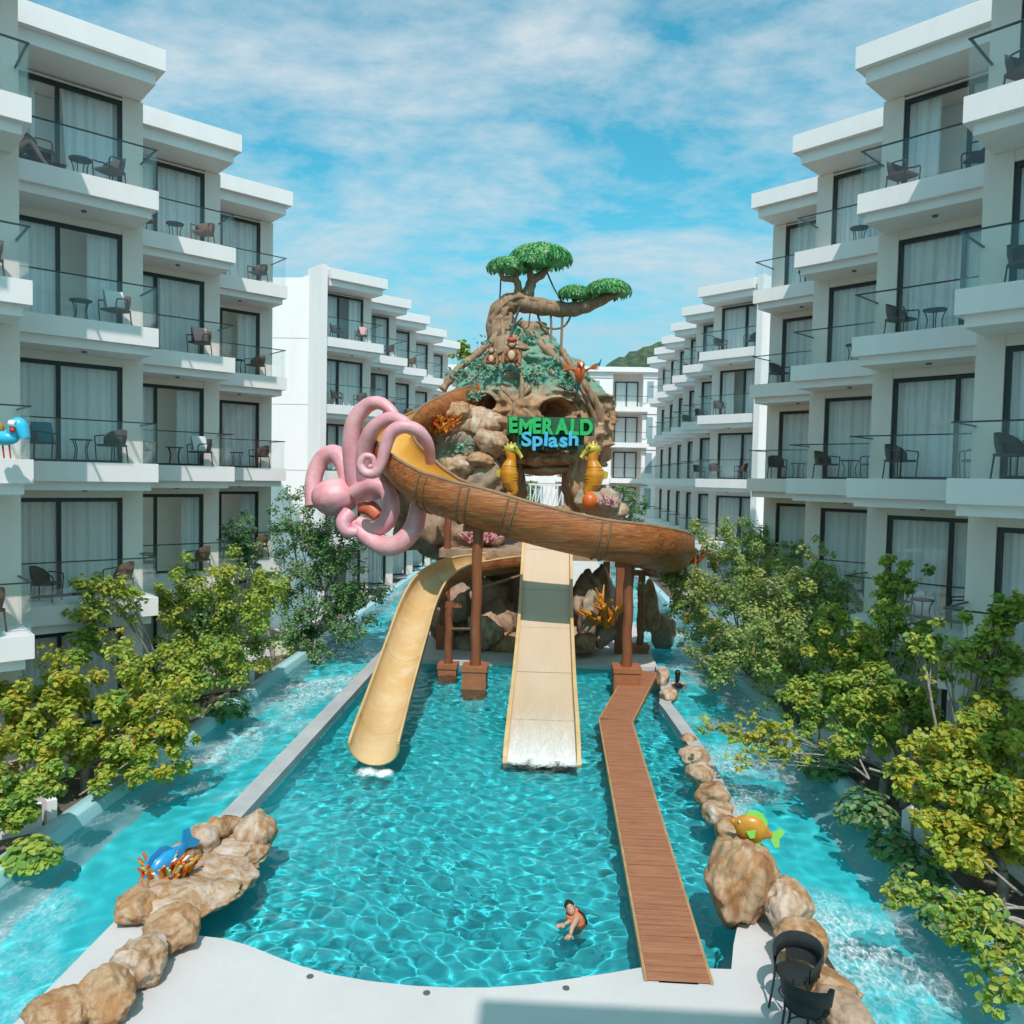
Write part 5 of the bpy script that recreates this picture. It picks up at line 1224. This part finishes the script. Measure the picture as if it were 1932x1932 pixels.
# ------------------------------------------------------------------ balcony furniture
def make_chair(mat='rattan', metal='black_metal'):
    t = empty('armchair', (0, 0, 0))
    m = MB().prism([(-.25, -.26), (.25, -.26), (.27, .1), (.2, .25), (-.2, .25), (-.27, .1)], .40, .45); m.build('seat', mat, t, False)
    v = []; n = 12
    for lay, (z, rr, yo) in enumerate(((.44, .27, .0), (.62, .29, .03), (.84, .27, .07))):
        for k in range(n + 1):
            a = R(-12 + 204 * k / n); x = math.cos(a) * rr; y = math.sin(a) * rr * .8 + yo + .04
            drop = (abs(k - n / 2) / (n / 2)) ** 2; zz_ = z - (.17 * drop if lay == 2 else 0); v.append((x, y, zz_))
    f = [(j * (n + 1) + k, j * (n + 1) + k + 1, (j + 1) * (n + 1) + k + 1, (j + 1) * (n + 1) + k) for j in range(2) for k in range(n)]
    v2 = [(x * .94, (y - .05) * .94 + .05, z) for x, y, z in v]; o = len(v)
    f2 = [tuple(i + o for i in q[::-1]) for q in f]; top = [(2 * (n + 1) + k, 2 * (n + 1) + k + 1, o + 2 * (n + 1) + k + 1, o + 2 * (n + 1) + k) for k in range(n)]
    MB().add(v + v2, f + f2 + top, True).build('backrest', mat, t, False)
    for s in (-1, 1):
        MB().tube(catmull([(s * .28, .06, .68), (s * .31, -.12, .66), (s * .29, -.26, .64), (s * .27, -.29, .55)], 4), .018, 6).build('armrest', metal, t, False)
        MB().tube([(s * .25, -.26, .0), (s * .27, -.29, .56)], .016, 6).build('leg', metal, t, False)
        MB().tube([(s * .24, .24, .0), (s * .2, .22, .42)], .016, 6).build('leg', metal, t, False)
    return t
def make_table():
    t = empty('side_table', (0, 0, 0))
    MB().tube([(0, 0, .52), (0, 0, .55)], .25, 20, smooth=False).build('table_top', 'black_metal', t, False)
    for k in range(4):
        a = R(45 + 90 * k); c, s = math.cos(a), math.sin(a)
        MB().tube(catmull([(c * .22, s * .22, .52), (c * .15, s * .15, .3), (c * .2, s * .2, 0)], 4), .013, 6).build('leg', 'black_metal', t, False)
    return t
PROTO = {'d': make_chair(), 'w': make_chair('rattan_warm', 'rattan_warm'), 't': make_table()}
used = set()
def put(kind, loc, rz, label, group):
    o = PROTO[kind] if kind not in used else copy_tree(PROTO[kind])
    used.add(kind)
    o.location = loc; o.rotation_euler = (0, 0, rz)
    return tag(o, label, 'table' if kind == 't' else 'chair', group)
FLN = {0: 'ground-floor terrace', 1: 'lowest balcony', 2: 'second balcony up', 3: 'third balcony up', 4: 'top balcony'}
BYN = ['', 'nearest bay', 'second bay', 'third bay', 'fourth bay', 'fifth bay', 'sixth bay']
def furnish(corners, side, wingname, idxs, floors, rgseed, tables=True):
    rg = random.Random(rgseed)
    for k in idxs:
        for f in floors:
            B = bay_matrix(corners[k], side); warm = side < 0
            out = B.to_3x3() @ Vector((0, -1, 0)); alo = B.to_3x3() @ Vector((-1, 0, 0)); base = math.atan2(out.y, out.x) + math.pi / 2
            turn = math.atan2(alo.y, alo.x) + math.pi / 2
            bn = BYN[k if len(corners) == 5 and corners in (NLc, NRc) else k + 1]
            for j, a in enumerate((.75 + rg.uniform(-.1, .15), 2.35 + rg.uniform(-.15, .2))):
                if rg.random() < .16: continue
                p = B @ Vector((a, .72 + rg.uniform(-.06, .06), f * ST + .003))
                rz = base + (1 if (j == 0) == (side > 0) else -1) * R(rg.uniform(45, 80))
                put('w' if warm and rg.random() < .55 else 'd', p, rz, '%s armchair on the %s, %s of the %s' % (('farther rattan', 'nearer rattan')[j], FLN[f], bn, wingname), 'armchairs on the balconies')
            if tables and rg.random() < .8:
                p = B @ Vector((1.55, .72, f * ST + .003)); put('t', p, rg.uniform(0, 1), 'small round table on the %s, %s of the %s' % (FLN[f], bn, wingname), 'side tables on the balconies')
furnish(NLc, -1, 'near left wing', (1, 2, 3, 4), (1, 2, 3, 4), 1)
furnish(NRc, 1, 'near right wing', (1, 2, 3, 4), (1, 2, 3, 4), 2)
furnish(FLc, -1, 'far left wing', (0, 1, 2), (2, 3, 4), 3, False)
furnish(FRc, 1, 'far right wing', (0, 1, 2), (2, 3, 4), 4, False)
# towels left on chairs
def towel(k, f, a, d, corners, side, mat, label, w=.42):
    B = bay_matrix(corners[k], side); m = MB()
    pts = [(0, .44, .0), (-.02, .88, .18), (.03, .90, .26), (.05, .5, .33)]
    v = []
    for i in range(7):
        x = -w / 2 + w * i / 6
        for (yo, z, y) in pts: v.append(B @ Vector((a + x + .02 * math.sin(z * 9 + i), d + y - .1 + .012 * math.sin(i * 2.1), f * ST + z)))
    fs = [(i * 4 + j, i * 4 + j + 1, (i + 1) * 4 + j + 1, (i + 1) * 4 + j) for i in range(6) for j in range(3)]
    v2 = [q + Vector((0, 0, .02)) for q in v]; o = len(v)
    m.add(v + v2, fs + [tuple(i + o for i in q[::-1]) for q in fs], True)
    tag(m.build('towel', mat), label, 'towel', 'towels drying on balcony chairs')
towel(2, 2, 2.35, .7, NLc, -1, 'towel_teal', 'dark teal towel over a chair on the near left wing')
towel(3, 2, .8, .7, NLc, -1, 'towel_white', 'white towel on a chair, second balcony up of the left wing')
towel(2, 3, .8, .7, NLc, -1, 'towel_white', 'cream towel on a chair, third balcony up of the left wing')
towel(3, 3, .8, .7, NLc, -1, 'towel_pink', 'dusty pink towel on a chair, third balcony up of the left wing')
towel(0, 4, .8, .7, FLc, -1, 'towel_pink', 'pink towel on the top balcony of the far left wing')
# pool toy standing on the left edge balcony
ty = empty('pool_toy', at(14, 862, 13.6), 'blue inflatable pool toy with red and white patches on a balcony at the left edge', 'pool toy')
z0 = 2 * ST; ty.location.z = z0 + .003
cx, cy_ = ty.location.x, ty.location.y
for s in (-.06, .06): MB().tube([(cx + s, cy_, z0 + .003), (cx + s - .03, cy_, z0 + .26)], .014, 6).build('leg', 'red_paint', ty)
MB().ell((cx - .05, cy_, z0 + .36), (.26, .14, .13), 14, 10).build('body', 'float_cyan', ty)
MB().tube(catmull([(cx + .1, cy_, z0 + .4), (cx + .16, cy_, z0 + .6), (cx + .25, cy_, z0 + .58), (cx + .33, cy_, z0 + .36)], 5), lerp_list([.1, .12, .12, .08], 16), 12).build('neck', 'float_cyan', ty)
MB().tube([(cx + .12, cy_ - .1, z0 + .62), (cx + .24, cy_ - .11, z0 + .60)], .06, 8).build('patch', 'white_paint', ty)
MB().ell((cx + .17, cy_ - .11, z0 + .5), (.06, .04, .05), 8, 6).build('patch', 'red_paint', ty)
MB().ell((cx - .14, cy_ - .02, z0 + .52), (.08, .1, .12), 10, 8).build('wing', 'coral_orange', ty)
# black chairs on the near deck
def deck_chair(loc, rz, label):
    t = empty('deck_chair', loc, label, 'chair', 'black chairs on the near deck'); t.rotation_euler = (0, 0, rz)
    MB().ell((0, 0, .44), (.25, .25, .035), 20, 6).build('seat', 'black_weave', t, False)
    n = 22; v = []
    for k in range(n + 1):
        a = R(-40 + 260 * k / n); h = .80 - .16 * (abs(k - n / 2) / (n / 2)) ** 2.2
        for (rr, z) in ((.275, h - .19), (.30, h), (.275, h), (.25, h - .18)): v.append((math.cos(a) * rr, math.sin(a) * rr + .02, z))
    f = [(k * 4 + j, k * 4 + (j + 1) % 4, (k + 1) * 4 + (j + 1) % 4, (k + 1) * 4 + j) for k in range(n) for j in range(4)]
    MB().add(v, f, True).build('top_band', 'black_weave', t, False)
    v = []
    for k in range(11):
        a = R(35 + 110 * k / 10)
        for (rr, z) in ((.235, .47), (.27, .63)): v.append((math.cos(a) * rr, math.sin(a) * rr + .02, z))
    MB().add(v, [(k * 2, k * 2 + 2, k * 2 + 3, k * 2 + 1) for k in range(10)], True).build('backrest', 'black_weave', t, False)
    for sx, sy in ((-1, -1), (1, -1), (1, 1), (-1, 1)):
        MB().tube(catmull([(sx * .2, sy * .2, .58 if sy < 0 else .5), (sx * .2, sy * .2, .4), (sx * .24, sy * .24, 0.012)], 4), .015, 8).build('leg', 'black_metal', t, False)
    MB().tube([(math.cos(R(a)) * .2, math.sin(R(a)) * .2, .17) for a in range(0, 361, 20)], .009, 6).build('stretcher', 'black_metal', t, False)
deck_chair((3.18, 9.62, 0), R(-38), 'black woven armchair with a rounded back on the near deck, farther of two')
deck_chair((3.1, 9.0, 0), R(150), 'black woven armchair cut off by the bottom edge, nearer of two')

# ------------------------------------------------------------------ people
def skinned(name, verts, edges, radii, mat, parent, sub=2, root=0):
    me = bpy.data.meshes.new(name); me.from_pydata([tuple(v) for v in verts], edges, [])
    ob = bpy.data.objects.new(name, me); COL.objects.link(ob)
    md = ob.modifiers.new('s', 'SKIN')
    for i, r in enumerate(radii): me.skin_vertices[0].data[i].radius = (r, r); me.skin_vertices[0].data[i].use_root = (i == root)
    sb = ob.modifiers.new('b', 'SUBSURF'); sb.levels = sub; sb.render_levels = sub
    bpy.context.view_layer.update()
    nm = bpy.data.meshes.new_from_object(ob.evaluated_get(bpy.context.evaluated_depsgraph_get()))
    bpy.data.objects.remove(ob)
    for v in nm.vertices: v.co -= parent.location
    nm.polygons.foreach_set('use_smooth', [True] * len(nm.polygons)); nm.materials.clear()
    return receiver(place(name, nm, mat, parent))
def head_parts(t, c, fwd, up, s=1.0, hair_back=True):
    fwd = fwd.normalized(); up = (up - fwd * up.dot(fwd)).normalized(); sd = fwd.cross(up)
    rot = Matrix((sd, fwd, up)).transposed()
    MB().ell(c - fwd * .018 * s + up * .025 * s, (.088 * s, .10 * s, .112 * s), 16, 12, rot=rot).tube([c - fwd * .08 * s, c - fwd * .09 * s - up * .12 * s, c - fwd * .06 * s - up * .26 * s], [.07 * s, .075 * s, .03 * s], 10).build('hair', 'hair', t)
    MB().ell(c + fwd * .022 * s - up * .018 * s, (.072 * s, .078 * s, .10 * s), 16, 12, rot=rot).tube([c + fwd * .095 * s + up * .005 * s, c + fwd * .112 * s - up * .02 * s, c + fwd * .095 * s - up * .028 * s], [.008 * s, .015 * s, .012 * s], 8).build('face', 'skin', t)
    for q in (-1, 1):
        MB().ell(c + fwd * .092 * s + sd * q * .032 * s + up * .008 * s, (.012 * s, .008 * s, .008 * s), 8, 6, rot=rot).build('eye', 'black_paint', t)
        MB().ell(c + sd * q * .085 * s - up * .005 * s, (.012 * s, .022 * s, .032 * s), 8, 6, rot=rot).build('ear', 'skin', t)
    MB().ell(c + fwd * .088 * s - up * .052 * s, (.024 * s, .008 * s, .009 * s), 8, 6, rot=rot).build('mouth', 'coral_pink', t)
def fingers(t, w, d, pal):
    """five bent fingers on a hand at w, pointing along d"""
    d = d.normalized(); s = d.cross(pal).normalized(); m = MB()
    for k, (o, L) in enumerate(((-.033, .062), (-.011, .075), (.011, .072), (.032, .056))):
        b = w + d * .07 + s * o; m.tube([b, b + d * L * .55 - pal * .004, b + d * L - pal * .018], [.0095, .0085, .006], 6)
    b = w + d * .02 - s * .04; m.tube([b, b - s * .03 + d * .03, b - s * .035 + d * .06], [.011, .0095, .007], 6)
    m.ell(w + d * .035, (.045, .045, .018), 10, 8); receiver(m.build('hand', 'skin', t))
# swimmer in an orange vest
sw = empty('person', ground(1087, 1738, -.1), 'person in an orange life vest floating in the pool with dark wet hair', 'person')
hdp = ground(1077, 1716, .06); ch = ground(1085, 1734, -.10); pel = ground(1088, 1748, -.36)
ax = (hdp - ch).normalized(); side_ = ax.cross(Vector((0, 0, 1))).normalized()
nk = ch + ax * .17; shl = ch + ax * .10 - side_ * .14; shr = ch + ax * .10 + side_ * .14
ell_ = shl + Vector((-.08, -.17, -.05)); hl = Vector((shl.x - .10, shl.y - .27, -.10)); elr = shr + Vector((.10, -.14, -.05)); hr = Vector((elr.x - .16, elr.y - .14, -.09))
V = [pel, (pel + ch) / 2, ch, nk, hdp - ax * .04, shl, ell_, hl, shr, elr, hr, pel - side_ * .09 + Vector((0, .02, -.1)), pel - side_ * .10 + Vector((-.02, .02, -.45)), pel - side_ * .09 + Vector((0, .25, -.72)), pel + side_ * .09 + Vector((0, .02, -.1)), pel + side_ * .11 + Vector((.03, -.02, -.45)), pel + side_ * .10 + Vector((0, .22, -.74))]
Ed = [(0, 1), (1, 2), (2, 3), (3, 4), (2, 5), (5, 6), (6, 7), (2, 8), (8, 9), (9, 10), (0, 11), (11, 12), (12, 13), (0, 14), (14, 15), (15, 16)]
skinned('body', V, Ed, [.105, .10, .105, .045, .05, .05, .037, .027, .05, .037, .027, .075, .053, .034, .075, .053, .034], 'skin', sw)
head_parts(sw, hdp + ax * .03, Vector((-.1, -.75, .5)), ax, .88)
fingers(sw, hl, Vector((-.5, -.8, 0)), Vector((0, 0, 1))); fingers(sw, hr, Vector((-.9, -.35, 0)), Vector((0, 0, 1)))
vm = MB()
path = [ch - ax * .18, ch - ax * .08, ch + ax * .04, ch + ax * .13]; vm.tube(catmull(path, 4), lerp_list([.125, .145, .15, .115], 13), 16, flat=.85); receiver(vm.build('life_vest', 'vest', sw))
upv = side_.cross(ax).normalized() if side_.cross(ax).z > 0 else -side_.cross(ax).normalized()
for q in (-1, 1): MB().tube(catmull([ch + ax * .14 + side_ * q * .075 + upv * .08, ch + ax * .04 + side_ * q * .08 + upv * .125, ch - ax * .1 + side_ * q * .07 + upv * .125, ch - ax * .18 + side_ * q * .065 + upv * .09], 4), .016, 6).build('strap', 'vest_strap', sw)
# swimmer in the right river
s2_ = empty('person', ground(1278, 1290, -.11), 'dark-haired swimmer in the right river beside the far end of the boardwalk', 'person')
b = s2_.location; hd2 = b + Vector((0, 0, .28))
V = [b + Vector((0, 0, -.45)), b + Vector((0, 0, -.1)), b + Vector((0, 0, .10)), hd2, b + Vector((-.18, 0, .03)), b + Vector((-.26, -.12, -.16)), b + Vector((-.16, -.34, -.10)), b + Vector((.18, 0, .03)), b + Vector((.27, -.1, -.16)), b + Vector((.2, -.34, -.10))]
skinned('body', V, [(0, 1), (1, 2), (2, 3), (1, 4), (4, 5), (5, 6), (1, 7), (7, 8), (8, 9)], [.13, .14, .06, .06, .07, .05, .035, .07, .05, .035], 'skin', s2_)
vm = MB(); vm.tube([b + Vector((0, 0, -.4)), b + Vector((0, 0, -.1)), b + Vector((0, 0, .05))], [.17, .19, .12], 14); receiver(vm.build('shirt', 'vest_strap', s2_))
head_parts(s2_, hd2 + Vector((0, 0, .04)), Vector((.2, 1, 0)), Vector((0, 0, 1)), 1.05)
fingers(s2_, b + Vector((-.16, -.34, -.10)), Vector((0, -1, 0)), Vector((0, 0, 1))); fingers(s2_, b + Vector((.2, -.34, -.10)), Vector((0, -1, 0)), Vector((0, 0, 1)))
# person reclining on the top left balcony
B = bay_matrix(NLc[2], -1); zf = 4 * ST
def bl(a, d, z): return B @ Vector((a, d, zf + z))
p3 = empty('person', bl(2.9, .75, .003), 'person reclining with bent knees on the top balcony at the left edge', 'person')
V = [bl(3.0, .72, .34), bl(3.1, .78, .55), bl(3.17, .82, .76), bl(3.2, .84, .90), bl(3.2, .84, 1.02), bl(2.96, .62, .34), bl(2.62, .50, .62), bl(2.36, .46, .20), bl(2.24, .44, .10), bl(2.96, .84, .34), bl(2.56, .80, .52), bl(2.26, .76, .16), bl(2.12, .74, .07), bl(3.12, .64, .74), bl(2.92, .5, .55), bl(2.72, .48, .64), bl(3.18, 1.0, .74), bl(3.0, 1.02, .5), bl(2.8, .95, .42)]
skinned('body', V, [(0, 1), (1, 2), (2, 3), (3, 4), (0, 5), (5, 6), (6, 7), (7, 8), (0, 9), (9, 10), (10, 11), (11, 12), (2, 13), (13, 14), (14, 15), (2, 16), (16, 17), (17, 18)], [.12, .115, .12, .055, .06, .09, .065, .045, .035, .09, .065, .045, .035, .06, .045, .032, .06, .045, .032], 'skin', p3)
MB().tube([bl(3.0, .72, .32), bl(3.08, .77, .5), bl(3.17, .82, .78)], [.13, .13, .128], 14).build('swimsuit', 'bikini', p3)
head_parts(p3, bl(3.2, .84, 1.08), B.to_3x3() @ Vector((-.8, -.6, 0)), Vector((0, 0, 1)), 1.05)
fingers(p3, bl(2.72, .48, .64), B.to_3x3() @ Vector((-1, 0, 0)), Vector((0, 0, 1))); fingers(p3, bl(2.8, .95, .42), B.to_3x3() @ Vector((-1, 0, 0)), Vector((0, 0, 1)))
lg = empty('lounger', bl(2.7, .7, .003), 'dark low lounger under the reclining person on the top left balcony', 'lounger')
def bq(pts, th=.03): return [bl(*p) for p in pts] + [bl(p[0], p[1], p[2] - th) for p in pts]
F8 = [(0, 1, 2, 3), (7, 6, 5, 4), (0, 4, 5, 1), (1, 5, 6, 2), (2, 6, 7, 3), (3, 7, 4, 0)]
MB().add(bq([(1.9, .45, .24), (3.02, .45, .24), (3.02, 1.05, .24), (1.9, 1.05, .24)]), F8).build('seat', 'black_weave', lg)
MB().add(bq([(3.03, .45, .25), (3.24, .45, .72), (3.24, 1.05, .72), (3.03, 1.05, .25)]), F8).build('backrest', 'black_weave', lg)
for (a, d) in ((1.95, .5), (2.98, .5), (1.95, 1.0), (2.98, 1.0)): MB().tube([bl(a, d, .003), bl(a, d, .21)], .016, 6).build('leg', 'black_metal', lg)
